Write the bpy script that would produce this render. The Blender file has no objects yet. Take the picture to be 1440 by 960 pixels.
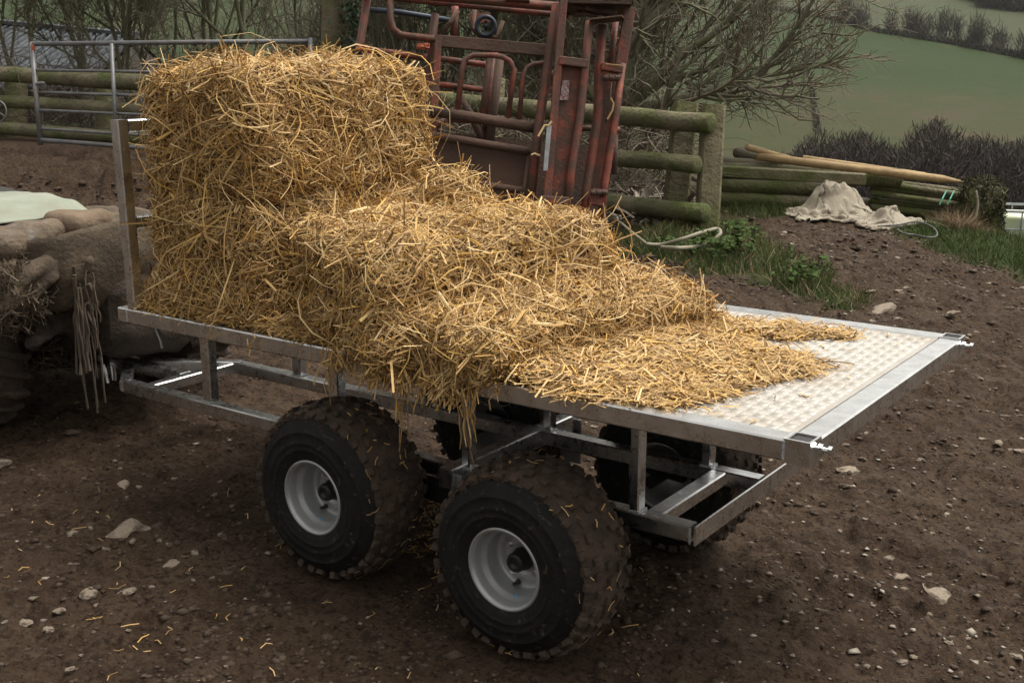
import bpy, bmesh, math, random
import numpy as np
from mathutils import Vector, Matrix
rng = np.random.RandomState(7)
random.seed(7)
rad = math.radians
scene = bpy.context.scene
COL = scene.collection

# ------------------------------------------------------------------ camera
CR = np.array([[0.812052295, 0.583584175, -0.000762073],
               [0.139695531, -0.195652666, -0.970672547],
               [-0.566618239, 0.788130411, -0.240404298]])   # right, down, forward
CP = np.array([3.27971883, -2.29772326, 1.59641381])
FPX = 1622.55
cam_d = bpy.data.cameras.new('camera'); cam = bpy.data.objects.new('camera', cam_d); COL.objects.link(cam)
cam_d.sensor_width = 36.0; cam_d.lens = FPX / 1440 * 36; cam_d.clip_start = 0.05; cam_d.clip_end = 4000
r, u, b = CR[0], -CR[1], -CR[2]
cam.matrix_world = Matrix(((r[0], u[0], b[0], CP[0]), (r[1], u[1], b[1], CP[1]), (r[2], u[2], b[2], CP[2]), (0, 0, 0, 1)))
scene.camera = cam
# ------------------------------------------------------------------ world / sun / exposure
SUN_EL, SUN_AZ = 66.0, 55.0            # azimuth: direction the light comes from, degrees from +X towards +Y
world = bpy.data.worlds.new('World'); scene.world = world; world.use_nodes = True
wn = world.node_tree.nodes; wl = world.node_tree.links
bg = wn['Background']; bg.inputs['Strength'].default_value = 0.14
sky = wn.new('ShaderNodeTexSky'); sky.sky_type = 'NISHITA'; sky.sun_disc = False
sky.sun_elevation = rad(SUN_EL); sky.sun_rotation = rad(90 - SUN_AZ)
sky.air_density = 1.0; sky.dust_density = 6.0; sky.ozone_density = 0.6
hs = wn.new('ShaderNodeHueSaturation'); hs.inputs['Saturation'].default_value = 0.10
tint = wn.new('ShaderNodeMix'); tint.data_type = 'RGBA'; tint.blend_type = 'MULTIPLY'; tint.inputs['Factor'].default_value = 1.0; tint.inputs['B'].default_value = (1.03, 1.0, .92, 1)   # warm white balance of the overcast
wl.new(sky.outputs[0], hs.inputs['Color']); wl.new(hs.outputs[0], tint.inputs['A']); wl.new(tint.outputs['Result'], bg.inputs['Color'])
sun_d = bpy.data.lights.new('sun', 'SUN'); sun = bpy.data.objects.new('sun', sun_d); COL.objects.link(sun)
sun_d.energy = 1.25; sun_d.angle = rad(35); sun_d.color = (1.0, 0.95, 0.88)
sd = Vector((math.cos(rad(SUN_EL)) * math.cos(rad(SUN_AZ)), math.cos(rad(SUN_EL)) * math.sin(rad(SUN_AZ)), math.sin(rad(SUN_EL))))
sun.rotation_euler = sd.to_track_quat('Z', 'Y').to_euler(); sun.location = (6, 4, 12)
vs = scene.view_settings; vs.view_transform = 'Standard'; vs.look = 'None'; vs.exposure = 0.60; vs.gamma = 1.0; vs.use_curve_mapping = False

# ------------------------------------------------------------------ points from picture measurements
def ray(uu, vv): return CR.T @ np.array([(uu - 720) / FPX, (vv - 480) / FPX, 1.0])
def px(uu, vv, d): return CP + ray(uu, vv) * d
def pz(uu, vv, z):
    q = ray(uu, vv); return CP + q * ((z - CP[2]) / q[2])
FH = np.array([CR[2][0], CR[2][1]]); FH /= np.linalg.norm(FH)
RH = np.array([CR[0][0], CR[0][1]]); RH /= np.linalg.norm(RH)
def sd2xy(s, d): return CP[0] + s * RH[0] + d * FH[0], CP[1] + s * RH[1] + d * FH[1]
def xy2sd(x, y): return (x - CP[0]) * RH[0] + (y - CP[1]) * RH[1], (x - CP[0]) * FH[0] + (y - CP[1]) * FH[1]

# ------------------------------------------------------------------ noise
_H = np.random.RandomState(3).rand(65536)
def _h(ix, iy, iz): return _H[((ix * 73856093) ^ (iy * 19349663) ^ (iz * 83492791)) & 65535]
def vnoise(p):
    p = np.asarray(p, float); i = np.floor(p).astype(np.int64); f = p - i; f = f * f * (3 - 2 * f)
    x, y, z = i[..., 0], i[..., 1], i[..., 2]; fx, fy, fz = f[..., 0], f[..., 1], f[..., 2]
    def L(a, b_, t): return a + (b_ - a) * t
    c = [L(_h(x, y + j, z + k), _h(x + 1, y + j, z + k), fx) for k in (0, 1) for j in (0, 1)]
    return L(L(c[0], c[1], fy), L(c[2], c[3], fy), fz) * 2 - 1
def fbm(p, o=4):
    p = np.asarray(p, float); s = 0; a = 1.0
    for k in range(o): s = s + a * vnoise(p * 2 ** k + 17.3 * k); a *= 0.5
    return s
def n2(x, y, sc, o=3, seed=0): return fbm(np.stack([np.asarray(x) / sc + seed, np.asarray(y) / sc - seed, np.full(np.shape(x), 0.37 + seed)], -1), o)
def sst(a, b_, x):
    t = np.clip((np.asarray(x, float) - a) / (b_ - a), 0, 1); return t * t * (3 - 2 * t)

# ------------------------------------------------------------------ object helpers
def tag(o, label=None, cat=None, group=None, kind=None):
    if label: o['label'] = label
    if cat: o['category'] = cat
    if group: o['group'] = group
    if kind: o['kind'] = kind
    return o
def thing(name, label, cat, loc=(0, 0, 0), group=None):
    o = bpy.data.objects.new(name, None); COL.objects.link(o); o.location = Vector([float(c) for c in loc]); o.empty_display_size = 0.1
    return tag(o, label, cat, group)
def link(name, me, mat=None, parent=None, smooth=False):
    if mat is not None and not me.materials: me.materials.append(mat)
    if smooth: me.polygons.foreach_set('use_smooth', np.ones(len(me.polygons), bool))
    o = bpy.data.objects.new(name, me); COL.objects.link(o)
    if parent is not None:
        o.parent = parent
        o.matrix_parent_inverse = Matrix.Identity(4)
        w = Matrix.Translation(parent.location) if parent.type == 'EMPTY' else Matrix.Identity(4)   # part meshes keep world coordinates
        o.matrix_parent_inverse = w.inverted()
    return o
def mesh(name, v, f): # any faces
    me = bpy.data.meshes.new(name); me.from_pydata([tuple(map(float, c)) for c in v], [], [tuple(map(int, c)) for c in f]); me.update(); return me
def fastmesh(name, v, f): # faces all of one size, arrays
    v = np.asarray(v, np.float32).reshape(-1, 3); f = np.asarray(f, np.int32); k = f.shape[1]
    me = bpy.data.meshes.new(name); me.vertices.add(len(v)); me.vertices.foreach_set('co', v.ravel())
    me.loops.add(f.size); me.loops.foreach_set('vertex_index', f.ravel()); me.polygons.add(len(f))
    me.polygons.foreach_set('loop_start', np.arange(0, f.size, k, dtype=np.int32))
    try: me.polygons.foreach_set('loop_total', np.full(len(f), k, np.int32))
    except Exception: pass
    me.update(calc_edges=True); return me
class MB:
    """collects shapes in world space, builds one mesh"""
    def __init__(s): s.v = []; s.f = []
    def add(s, v, f):
        o = len(s.v); s.v += [tuple(map(float, c)) for c in v]; s.f += [tuple(int(i) + o for i in c) for c in f]; return s
    def beam(s, p, q, w, h, up=(0, 0, 1), c=0.004, ext=0.0):
        """rectangular tube from p to q; w sideways, h along up; chamfered"""
        p = np.array(p, float); q = np.array(q, float); t = q - p; L = np.linalg.norm(t); t /= L
        p = p - t * ext; q = q + t * ext
        up = np.array(up, float); sdv = np.cross(t, up); sdv /= np.linalg.norm(sdv); up2 = np.cross(sdv, t)
        a, b_ = w / 2, h / 2; c = min(c, a * .45, b_ * .45)
        pr = [(-a + c, -b_), (a - c, -b_), (a, -b_ + c), (a, b_ - c), (a - c, b_), (-a + c, b_), (-a, b_ - c), (-a, -b_ + c)]
        v = [e + sdv * x + up2 * y for e in (p, q) for x, y in pr]
        f = [(i, (i + 1) % 8, 8 + (i + 1) % 8, 8 + i) for i in range(8)] + [tuple(range(7, -1, -1)), tuple(range(8, 16))]
        return s.add(v, f)
    def box(s, c, sz, bev=0.0, rot=None):
        bm = bmesh.new(); bmesh.ops.create_cube(bm, size=1)
        for v in bm.verts: v.co = Vector((v.co.x * sz[0], v.co.y * sz[1], v.co.z * sz[2]))
        if bev: bmesh.ops.bevel(bm, geom=list(bm.edges), offset=bev, segments=2, affect='EDGES', profile=.6)
        bm.verts.ensure_lookup_table(); R = np.eye(3) if rot is None else np.array(rot)
        v = [R @ np.array(x.co) + np.array(c, float) for x in bm.verts]; f = [[w.index for w in q.verts] for q in bm.faces]
        bm.free(); return s.add(v, f)
    def tube(s, pts, r, n=8, cap=True):
        pts = np.array(pts, float); K = len(pts); r = np.broadcast_to(np.array(r, float), (K,))
        v = []; f = []; ref = None
        for i in range(K):
            t = pts[min(i + 1, K - 1)] - pts[max(i - 1, 0)]; t = t / (np.linalg.norm(t) + 1e-12)
            if ref is None: ref = np.array([0, 0, 1.]) if abs(t[2]) < .9 else np.array([1., 0, 0])
            a = np.cross(t, ref); a /= np.linalg.norm(a) + 1e-12; ref = np.cross(a, t)
            for k in range(n):
                an = 2 * math.pi * k / n; v.append(pts[i] + r[i] * (math.cos(an) * a + math.sin(an) * ref))
        for i in range(K - 1):
            for k in range(n): f.append((i * n + k, i * n + (k + 1) % n, (i + 1) * n + (k + 1) % n, (i + 1) * n + k))
        if cap: f += [tuple(range(n - 1, -1, -1)), tuple(range((K - 1) * n, K * n))]
        return s.add(v, f)
    def lathe(s, prof, c, ax=(0, 1, 0), n=40, closed=False):
        """profile (radius, along axis) about axis through c"""
        ax = np.array(ax, float); ax /= np.linalg.norm(ax); e1 = np.array([0, 0, 1.]) if abs(ax[2]) < .9 else np.array([1., 0, 0])
        e1 = e1 - ax * (e1 @ ax); e1 /= np.linalg.norm(e1); e2 = np.cross(ax, e1); c = np.array(c, float)
        v = [c + ax * y + rr * (math.cos(2 * math.pi * k / n) * e1 + math.sin(2 * math.pi * k / n) * e2) for rr, y in prof for k in range(n)]
        m = len(prof); f = [(i * n + k, i * n + (k + 1) % n, (i + 1) % m * n + (k + 1) % n, (i + 1) % m * n + k) for i in range(m if closed else m - 1) for k in range(n)]
        return s.add(v, f)
    def build(s, name, mat, parent=None, smooth=False):
        return link(name, mesh(name, s.v, s.f), mat, parent, smooth)

# ------------------------------------------------------------------ materials
def M(name, base, rough=.7, metal=0.0, var=None, vscale=8.0, bump=0.0, bscale=30.0, rvar=0.0, island=None, spec=.5, det=6, coords='Object', var2=None, v2scale=1.5, v2range=(.45, .65), trans=0, bdist=.01):
    m = bpy.data.materials.new(name); m.use_nodes = True; nt = m.node_tree; N = nt.nodes; K = nt.links
    bs = N['Principled BSDF']; bs.inputs['Roughness'].default_value = rough; bs.inputs['Metallic'].default_value = metal
    bs.inputs['Specular IOR Level'].default_value = spec
    tc = N.new('ShaderNodeTexCoord'); co = tc.outputs[coords]
    def noise(sc, d=6, rgh=.6):
        n = N.new('ShaderNodeTexNoise'); n.inputs['Scale'].default_value = sc; n.inputs['Detail'].default_value = d; n.inputs['Roughness'].default_value = rgh
        K.new(co, n.inputs['Vector']); return n.outputs['Fac']
    col = None
    if island:
        g = N.new('ShaderNodeNewGeometry'); cr = N.new('ShaderNodeValToRGB'); cr.color_ramp.interpolation = 'LINEAR'
        els = cr.color_ramp.elements
        while len(els) < len(island): els.new(.5)
        for i, c in enumerate(island): els[i].position = i / (len(island) - 1); els[i].color = (*c, 1)
        K.new(g.outputs['Random Per Island'], cr.inputs[0]); col = cr.outputs[0]
    elif var:
        cr = N.new('ShaderNodeValToRGB'); cr.color_ramp.elements[0].color = (*base, 1); cr.color_ramp.elements[1].color = (*var, 1)
        cr.color_ramp.elements[0].position = .36; cr.color_ramp.elements[1].position = .64
        K.new(noise(vscale, det), cr.inputs[0]); col = cr.outputs[0]
    if var2:
        mx = N.new('ShaderNodeMix'); mx.data_type = 'RGBA'; mr = N.new('ShaderNodeMapRange')
        mr.inputs['From Min'].default_value, mr.inputs['From Max'].default_value = v2range
        K.new(noise(v2scale, 5), mr.inputs['Value']); K.new(mr.outputs[0], mx.inputs['Factor'])
        if col is not None: K.new(col, mx.inputs['A'])
        else: mx.inputs['A'].default_value = (*base, 1)
        mx.inputs['B'].default_value = (*var2, 1); col = mx.outputs['Result']
    if col is not None: K.new(col, bs.inputs['Base Color'])
    else: bs.inputs['Base Color'].default_value = (*base, 1)
    if rvar:
        mr = N.new('ShaderNodeMapRange'); mr.inputs['From Min'].default_value = .3; mr.inputs['From Max'].default_value = .7
        mr.inputs['To Min'].default_value = rough - rvar; mr.inputs['To Max'].default_value = rough + rvar
        K.new(noise(vscale * 1.7), mr.inputs['Value']); K.new(mr.outputs[0], bs.inputs['Roughness'])
    if bump:
        bp = N.new('ShaderNodeBump'); bp.inputs['Strength'].default_value = bump; bp.inputs['Distance'].default_value = bdist
        K.new(noise(bscale, 8, .65), bp.inputs['Height']); K.new(bp.outputs[0], bs.inputs['Normal'])
    return m

MAT = {}
MAT['galv'] = M('galvanised_steel', (.66, .67, .675), .29, 1.0, var=(.78, .79, .795), vscale=18, rvar=.07, bump=.02, bscale=25, var2=(.58, .58, .57), v2scale=7, v2range=(.48, .7))
MAT['galv_dull'] = M('dull_galvanised', (.30, .31, .32), .5, .8, var=(.40, .41, .42), vscale=14, bump=.15, bscale=60)
MAT['weld'] = M('weld_bead', (.55, .57, .57), .5, .8, bump=.9, bscale=160)
MAT['plate'] = M('checker_plate', (.37, .345, .31), .55, .2, var=(.43, .405, .37), vscale=10, var2=(.33, .285, .24), v2scale=3.2, v2range=(.42, .68), rvar=.06)
MAT['plate_bar'] = M('checker_bar', (.43, .41, .38), .5, .2, var=(.48, .46, .43), vscale=9, var2=(.36, .315, .265), v2scale=3.2, v2range=(.45, .70))
MAT['black_plastic'] = M('black_plastic', (.018, .018, .019), .55, var=(.03, .03, .03), vscale=40)
MAT['black_steel'] = M('black_steel', (.012, .012, .013), .45, .2, var=(.022, .02, .018), vscale=18)
MAT['zinc'] = M('zinc_bolt', (.72, .74, .76), .25, 1.0)
MAT['rubber'] = M('tyre_rubber', (.0075, .0075, .008), .7, var=(.013, .0125, .012), vscale=16, bump=.4, bscale=60, var2=(.085, .064, .047), v2scale=55, v2range=(.60, .72), spec=.22)
MAT['tread'] = M('muddy_tread', (.072, .047, .032), .9, var=(.042, .029, .021), vscale=14, bump=1.0, bscale=60, var2=(.10, .07, .05), v2scale=22, v2range=(.5, .72))
MAT['rim'] = M('silver_rim', (.36, .365, .37), .42, .55, var=(.41, .415, .42), vscale=200, bump=.05, bscale=400, var2=(.30, .28, .255), v2scale=14, v2range=(.55, .8))
MAT['blue'] = M('blue_paint', (.05, .32, .62), .5)
MAT['straw'] = M('straw_stalks', (.5, .35, .17), .62, island=[(.13, .070, .026), (.36, .215, .085), (.54, .345, .145), (.64, .43, .19), (.66, .405, .10), (.42, .25, .095), (.78, .59, .31), (.22, .125, .05), (.60, .39, .16), (.30, .18, .07), (.70, .49, .22)], spec=.35)
MAT['core'] = M('packed_straw', (.10, .058, .023), .9, var=(.22, .13, .052), vscale=40, bump=1.0, bscale=90)  # coloured dark to paint in the shade between surface stalks
MAT['wood_moss'] = M('mossy_timber', (.21, .185, .115), .9, var=(.12, .103, .062), vscale=4.5, bump=1.0, bscale=15, var2=(.095, .115, .030), v2scale=2.2, v2range=(.44, .60), bdist=.05)
MAT['wood_post'] = M('weathered_post', (.25, .215, .135), .9, var=(.15, .13, .075), vscale=5, bump=1.0, bscale=14, var2=(.125, .135, .045), v2scale=2.0, v2range=(.46, .62), bdist=.05)
MAT['wood_new'] = M('peeled_pole', (.42, .30, .15), .75, var=(.32, .21, .10), vscale=6, bump=.35, bscale=24, var2=(.17, .11, .06), v2scale=4, v2range=(.6, .75), bdist=.05)
MAT['wood_grey'] = M('greyed_timber', (.17, .14, .11), .85, var=(.12, .10, .085), vscale=6, bump=.5, bscale=26, var2=(.12, .12, .05), v2scale=3, v2range=(.45, .7), bdist=.05)
MAT['red'] = M('rusty_red_paint', (.26, .062, .032), .62, var=(.12, .030, .021), vscale=9, bump=.35, bscale=45, var2=(.085, .042, .027), v2scale=6.5, v2range=(.42, .56), rvar=.1, bdist=.025)
MAT['rust'] = M('rusted_steel', (.085, .045, .030), .8, var=(.12, .066, .043), vscale=7, bump=.5, bscale=40, var2=(.055, .035, .027), v2scale=3.5, v2range=(.4, .7), bdist=.025)
MAT['gate'] = M('gate_galv', (.19, .20, .215), .5, .6, var=(.28, .28, .28), vscale=9, bump=.1, bscale=50, var2=(.20, .16, .13), v2scale=5, v2range=(.5, .75))
MAT['bark'] = M('mossy_bark', (.20, .185, .135), .9, var=(.14, .135, .085), vscale=5, bump=.9, bscale=16, var2=(.15, .16, .075), v2scale=2.2, v2range=(.40, .7), bdist=.05)
MAT['twig'] = M('twigs', (.075, .06, .042), .85, island=[(.12, .098, .076), (.16, .14, .095), (.22, .195, .15), (.145, .145, .08), (.18, .13, .095)])
MAT['bramble'] = M('bramble_stems', (.08, .055, .04), .85, island=[(.075, .055, .042), (.12, .085, .065), (.17, .135, .10), (.085, .08, .045), (.22, .18, .135)])
MAT['grass'] = M('grass_blades', (.05, .10, .02), .6, island=[(.042, .066, .016), (.060, .095, .022), (.085, .125, .030), (.070, .100, .026), (.14, .13, .055)], spec=.3)
MAT['dry'] = M('dead_grass', (.2, .14, .08), .8, island=[(.16, .10, .055), (.24, .165, .095), (.30, .215, .13), (.12, .085, .05)])
MAT['nettle'] = M('nettle_leaf', (.05, .10, .025), .8, island=[(.030, .056, .012), (.048, .084, .018), (.040, .072, .016)], spec=.15)
MAT['stone'] = M('pale_stone', (.23, .185, .14), .9, var=(.33, .27, .21), vscale=1.4, bump=.8, bscale=5, var2=(.085, .06, .042), v2scale=1.3, v2range=(.47, .62))
MAT['gravel'] = M('gravel', (.2, .16, .12), .85, island=[(.09, .07, .055), (.16, .125, .095), (.24, .20, .155), (.36, .32, .27), (.2, .14, .105)])
MAT['clod'] = M('mud_clods', (.055, .038, .028), .9, island=[(.054, .034, .0225), (.074, .049, .033), (.095, .065, .045)], bump=.8, bscale=60)
MAT['canvas'] = M('dirty_canvas', (.36, .32, .255), .9, var=(.29, .25, .19), vscale=6, bump=.5, bscale=40, var2=(.15, .12, .088), v2scale=3.6, v2range=(.50, .66))
MAT['roof'] = M('corrugated_roof', (.070, .080, .092), .75, 0, var=(.105, .115, .128), vscale=2.5, bump=.1, bscale=20, var2=(.05, .05, .05), v2scale=1.2, v2range=(.5, .7), spec=.2)
MAT['boards'] = M('dark_boards', (.06, .05, .042), .85, var=(.085, .07, .055), vscale=6)
MAT['ibc'] = M('milky_plastic', (.62, .65, .52), .4, var=(.52, .57, .34), vscale=1.6, var2=(.62, .66, .66), v2scale=2)
MAT['quadmud'] = M('mud_caked_plastic', (.135, .100, .066), .9, var=(.085, .062, .041), vscale=9, bump=1.0, bscale=40, var2=(.058, .042, .029), v2scale=5, v2range=(.47, .68), bdist=.012)
MAT['quaddark'] = M('dark_muddy_metal', (.042, .031, .023), .9, var=(.066, .047, .034), vscale=9, bump=1.0, bscale=30, bdist=.025)
MAT['quadtyre'] = M('mud_caked_tyre', (.085, .06, .045), .9, var=(.058, .042, .032), vscale=12, bump=1.0, bscale=45, var2=(.11, .08, .058), v2scale=7, v2range=(.5, .7))
MAT['cloth'] = M('pale_green_cloth', (.235, .265, .205), .9, var=(.29, .305, .25), vscale=5, bump=.3, bscale=20, var2=(.22, .21, .165), v2scale=3.5, v2range=(.5, .75))
MAT['tan'] = M('tan_pad', (.20, .145, .098), .9, var=(.15, .105, .07), vscale=9, bump=.5, bscale=40, bdist=.025)
MAT['sackmud'] = M('muddy_sack', (.18, .135, .095), .9, var=(.105, .078, .055), vscale=7, bump=.8, bscale=30, var2=(.19, .18, .185), v2scale=6, v2range=(.55, .7), bdist=.025)
MAT['pink'] = M('salmon_rubber', (.42, .22, .155), .6, var=(.36, .19, .135), vscale=8)
MAT['redplastic'] = M('faded_red_plastic', (.30, .075, .055), .6, var=(.17, .065, .05), vscale=12)
MAT['rope'] = M('fibre_rope', (.1, .08, .06), .9, island=[(.075, .056, .04), (.12, .092, .066), (.05, .037, .027)])
MAT['hose'] = M('pale_hose', (.26, .235, .17), .55, var=(.20, .185, .13), vscale=7)
MAT['orange'] = M('orange_twine', (.42, .115, .06), .8, var=(.30, .09, .05), vscale=20)
MAT['greenstrap'] = M('green_strap', (.10, .38, .28), .6)
MAT['ochre'] = M('wire_grey', (.12, .12, .12), .5, .6)
MAT['darkblue'] = M('dark_pulley', (.045, .055, .075), .5, .4)
MAT['label'] = M('faded_label', (.42, .36, .38), .7, var=(.17, .05, .04), vscale=55, det=3)
MAT['holly'] = M('holly_leaf', (.02, .04, .012), .4, island=[(.015, .032, .01), (.025, .05, .015)])
def far(name, cols): return M(name, cols[0], .95, island=cols, spec=.1)
MAT['wood_far'] = far('winter_wood', [(.050, .040, .040), (.066, .053, .050), (.085, .068, .061), (.062, .054, .046)])
MAT['scrub_far'] = far('winter_scrub', [(.10, .085, .065), (.13, .115, .085), (.085, .085, .05), (.16, .14, .11)])
MAT['hedge_far'] = far('winter_hedge', [(.062, .054, .046), (.085, .075, .06), (.075, .075, .05)])

# ------------------------------------------------------------------ ground
def hillz(d, s):
    z = -20 + (d - 230) * 0.152 + 2.5 * n2(s, d, 160., 2, 5)
    return z
def ground_base(x, y):
    s, d = xy2sd(x, y)
    z = 0.085 - 0.056 * np.clip(x, -2.5, 4.0)
    z = z * (1 - .5 * sst(5, 9, d))
    z = z + 0.36 * sst(5.5, 12.5, d) * sst(-.5, -4.5, s)
    # verge bank by the fence and grassy lip on the right
    # drop beyond the yard
    edge = 13.2 + 6.5 * sst(-1.0, -5.0, s) - .9 * sst(2.0, 3.3, s) - 3.6 * sst(3.0, 4.2, s)
    dd = np.maximum(d - edge, 0)
    z = z - dd * .34 * sst(0, 5, dd)
    z = np.maximum(z, -24 + 2 * n2(s, d, 60., 2, 2))
    z = np.maximum(z, hillz(d, s))
    return z
def mudmask(s, d):
    return 1 - sst(12.5, 16, d)
VERGE1 = np.array([(870, 352), (935, 318), (1030, 325), (1085, 352), (1150, 390), (1200, 425), (1175, 440), (1080, 408), (1000, 390), (930, 375), (880, 372)], float)  # grass bank beside fence, picture pts on ground
VERGE2 = np.array([(1250, 330), (1330, 292), (1440, 330), (1560, 360), (1560, 430), (1440, 385), (1380, 372), (1310, 345)], float)
VERGE3 = np.array([(1010, 290), (1130, 285), (1135, 300), (1100, 316), (1020, 309)], float)
def pip(poly, x, y):
    n = len(poly); ins = np.zeros(np.shape(x), bool); j = n - 1
    for i in range(n):
        xi, yi = poly[i]; xj, yj = poly[j]
        c = ((yi > y) != (yj > y)) & (x < (xj - xi) * (y - yi) / (yj - yi + 1e-12) + xi)
        ins ^= c; j = i
    return ins
def polyworld(P): return np.array([pz(a, b_, 0.03)[:2] for a, b_ in P])
V1, V2, V3 = polyworld(VERGE1), polyworld(VERGE2), polyworld(VERGE3)
def pdist(poly, x, y):
    """signed distance, + inside"""
    x = np.asarray(x, float); y = np.asarray(y, float); best = np.full(x.shape, 1e9)
    for i in range(len(poly)):
        a = poly[i]; b_ = poly[(i + 1) % len(poly)]; e = b_ - a; L = e @ e
        t = np.clip(((x - a[0]) * e[0] + (y - a[1]) * e[1]) / L, 0, 1)
        best = np.minimum(best, np.hypot(x - a[0] - t * e[0], y - a[1] - t * e[1]))
    return np.where(pip(poly, x, y), best, -best)
WH = [(.907, .315), (1.614, .275)]
def ground_z(x, y, fine=True):
    x = np.asarray(x, float); y = np.asarray(y, float)
    s, d = xy2sd(x, y); z = ground_base(x, y)
    m = mudmask(s, d); rough = .60 + 2.2 * sst(5.5, 9, d) * sst(.5, -2, s) + .3 * sst(6, 9, d)
    near = np.exp(-(((x - 1.25) / 1.1) ** 2 + ((y - .1) / .7) ** 2))
    rough = rough * (1 - .55 * near)
    h = .040 * n2(x, y, .75, 2, 1)
    if fine:
        a = n2(x, y, .26, 2, 3); h = h + .022 * (.5 - np.abs(a)) * 1.4 + .030 * n2(x, y, .12, 2, 4)
        ff = 1 - .75 * sst(8.0, 11.0, d) * (1 - .4 * sst(0, 2, s)); w = n2(x, y, .055, 2, 8); h = h + ff * (.026 * np.maximum(w, -.1) + .024 * n2(x, y, .042, 2, 9)) + (1 - ff) * .035 * (.4 - np.abs(n2(x, y, .22, 2, 14)))
    z = z + h * m * rough
    for P, hh in ((V1, .10), (V2, .09), (V3, .03)):
        z = z + hh * sst(-.05, .45, pdist(P, x, y))
    for wy in (.10, .955):      # shallow tracks where the trailer was backed in
        tr_ = (1 - sst(.09, .15, np.abs(y - wy - .04 * np.sin(x * 1.3)))) * sst(1.8, 2.1, x) * (1 - sst(3.6, 4.6, x)); z = z - .016 * tr_ * (1 - .5 * np.sin(x * 62 + 8 * np.abs(y - wy)))
    # wheel ruts: the tyres press in
    for wx, wz in WH:
        for wy in (.10, .955):
            q = np.maximum(np.abs(x - wx) / .16, np.abs(y - wy) / .16); k = 1 - sst(.75, 1.35, q)
            z = z * (1 - k) + k * (wz - .272)
    return z
def grow(a, b_, step, ratio):
    o = [a]; st = step
    while abs(o[-1] - a) < abs(b_ - a): st *= ratio; o.append(o[-1] + math.copysign(st, b_ - a))
    return o
sden = list(np.arange(-2.5, 2.5, .0175)); sm_ = grow(2.5, 6.2, .0175, 1.011); so_ = grow(sm_[-1], 620, sm_[-1] - sm_[-2], 1.07)[1:]; ss = np.array([-q_ for q_ in (sm_ + so_)[::-1]] + sden[1:] + sm_ + so_)
dden = list(np.arange(1.9, 5.8, .017)); dm_ = grow(5.8, 13.5, .017, 1.009); ds = np.array(grow(1.9, -60, .017, 1.12)[:0:-1] + dden + dm_ + grow(dm_[-1], 720, dm_[-1] - dm_[-2], 1.05)[1:])
S, D = np.meshgrid(ss, ds); X, Y = sd2xy(S, D); Z = ground_z(X, Y)
ns, nd = len(ss), len(ds); idx = np.arange(ns * nd).reshape(nd, ns)
gf = np.stack([idx[:-1, :-1], idx[:-1, 1:], idx[1:, 1:], idx[1:, :-1]], -1).reshape(-1, 4)
gme = fastmesh('ground', np.stack([X, Y, Z], -1), gf)
gr = np.maximum(np.maximum(sst(-.15, .2, pdist(V1, X, Y) + .12 * n2(X, Y, .3, 2, 6)), sst(-.15, .2, pdist(V2, X, Y) + .12 * n2(X, Y, .3, 2, 6))), .6 * sst(-.1, .2, pdist(V3, X, Y)))
gr = np.maximum(gr, sst(12.8, 15, D + 4.5 * sst(-3.5, -.5, S) - 4.5))
gr = np.maximum(gr, sst(0, 2.5, D - (13.2 - .9 * sst(2.0, 3.3, S) - 3.6 * sst(3.0, 4.2, S))) * sst(-.5, 1.0, S))
def hillpt(u_, v_):
    q = ray(u_, v_)
    dd = np.linspace(150, 740, 4000); P = CP + q * (dd / math.hypot(q[0], q[1]))[:, None]; sA, dA = xy2sd(P[:, 0], P[:, 1]); k = np.argmax(P[:, 2] <= hillz(dA, sA)) if (P[:, 2] <= hillz(dA, sA)).any() else len(dd) - 1
    return P[k]
HEDGE = [(1060, 10), (1130, 20), (1190, 33), (1230, 45), (1290, 54), (1340, 62), (1390, 72), (1440, 82), (1500, 96)]
HP = np.array([hillpt(*p_) for p_ in HEDGE]); hs_, hd_ = xy2sd(HP[:, 0], HP[:, 1])
fieldup = sst(-1, 1, D - (np.interp(S, hs_, hd_) + np.where(S < hs_[0], (hs_[0] - S) * .6, 0)))
lowd = xy2sd(*hillpt(1300, 132)[:2])[1]
fieldlow = 1 - sst(-16, 16, D - lowd + 26 * n2(S, D, 45., 3, 21))
hillm = sst(60, 110, D)
for nm, arr in (('grassmask', gr), ('hillmask', hillm), ('fieldup', fieldup), ('fieldlow', fieldlow)):
    at = gme.attributes.new(nm, 'FLOAT', 'POINT'); at.data.foreach_set('value', arr.astype(np.float32).ravel())
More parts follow.
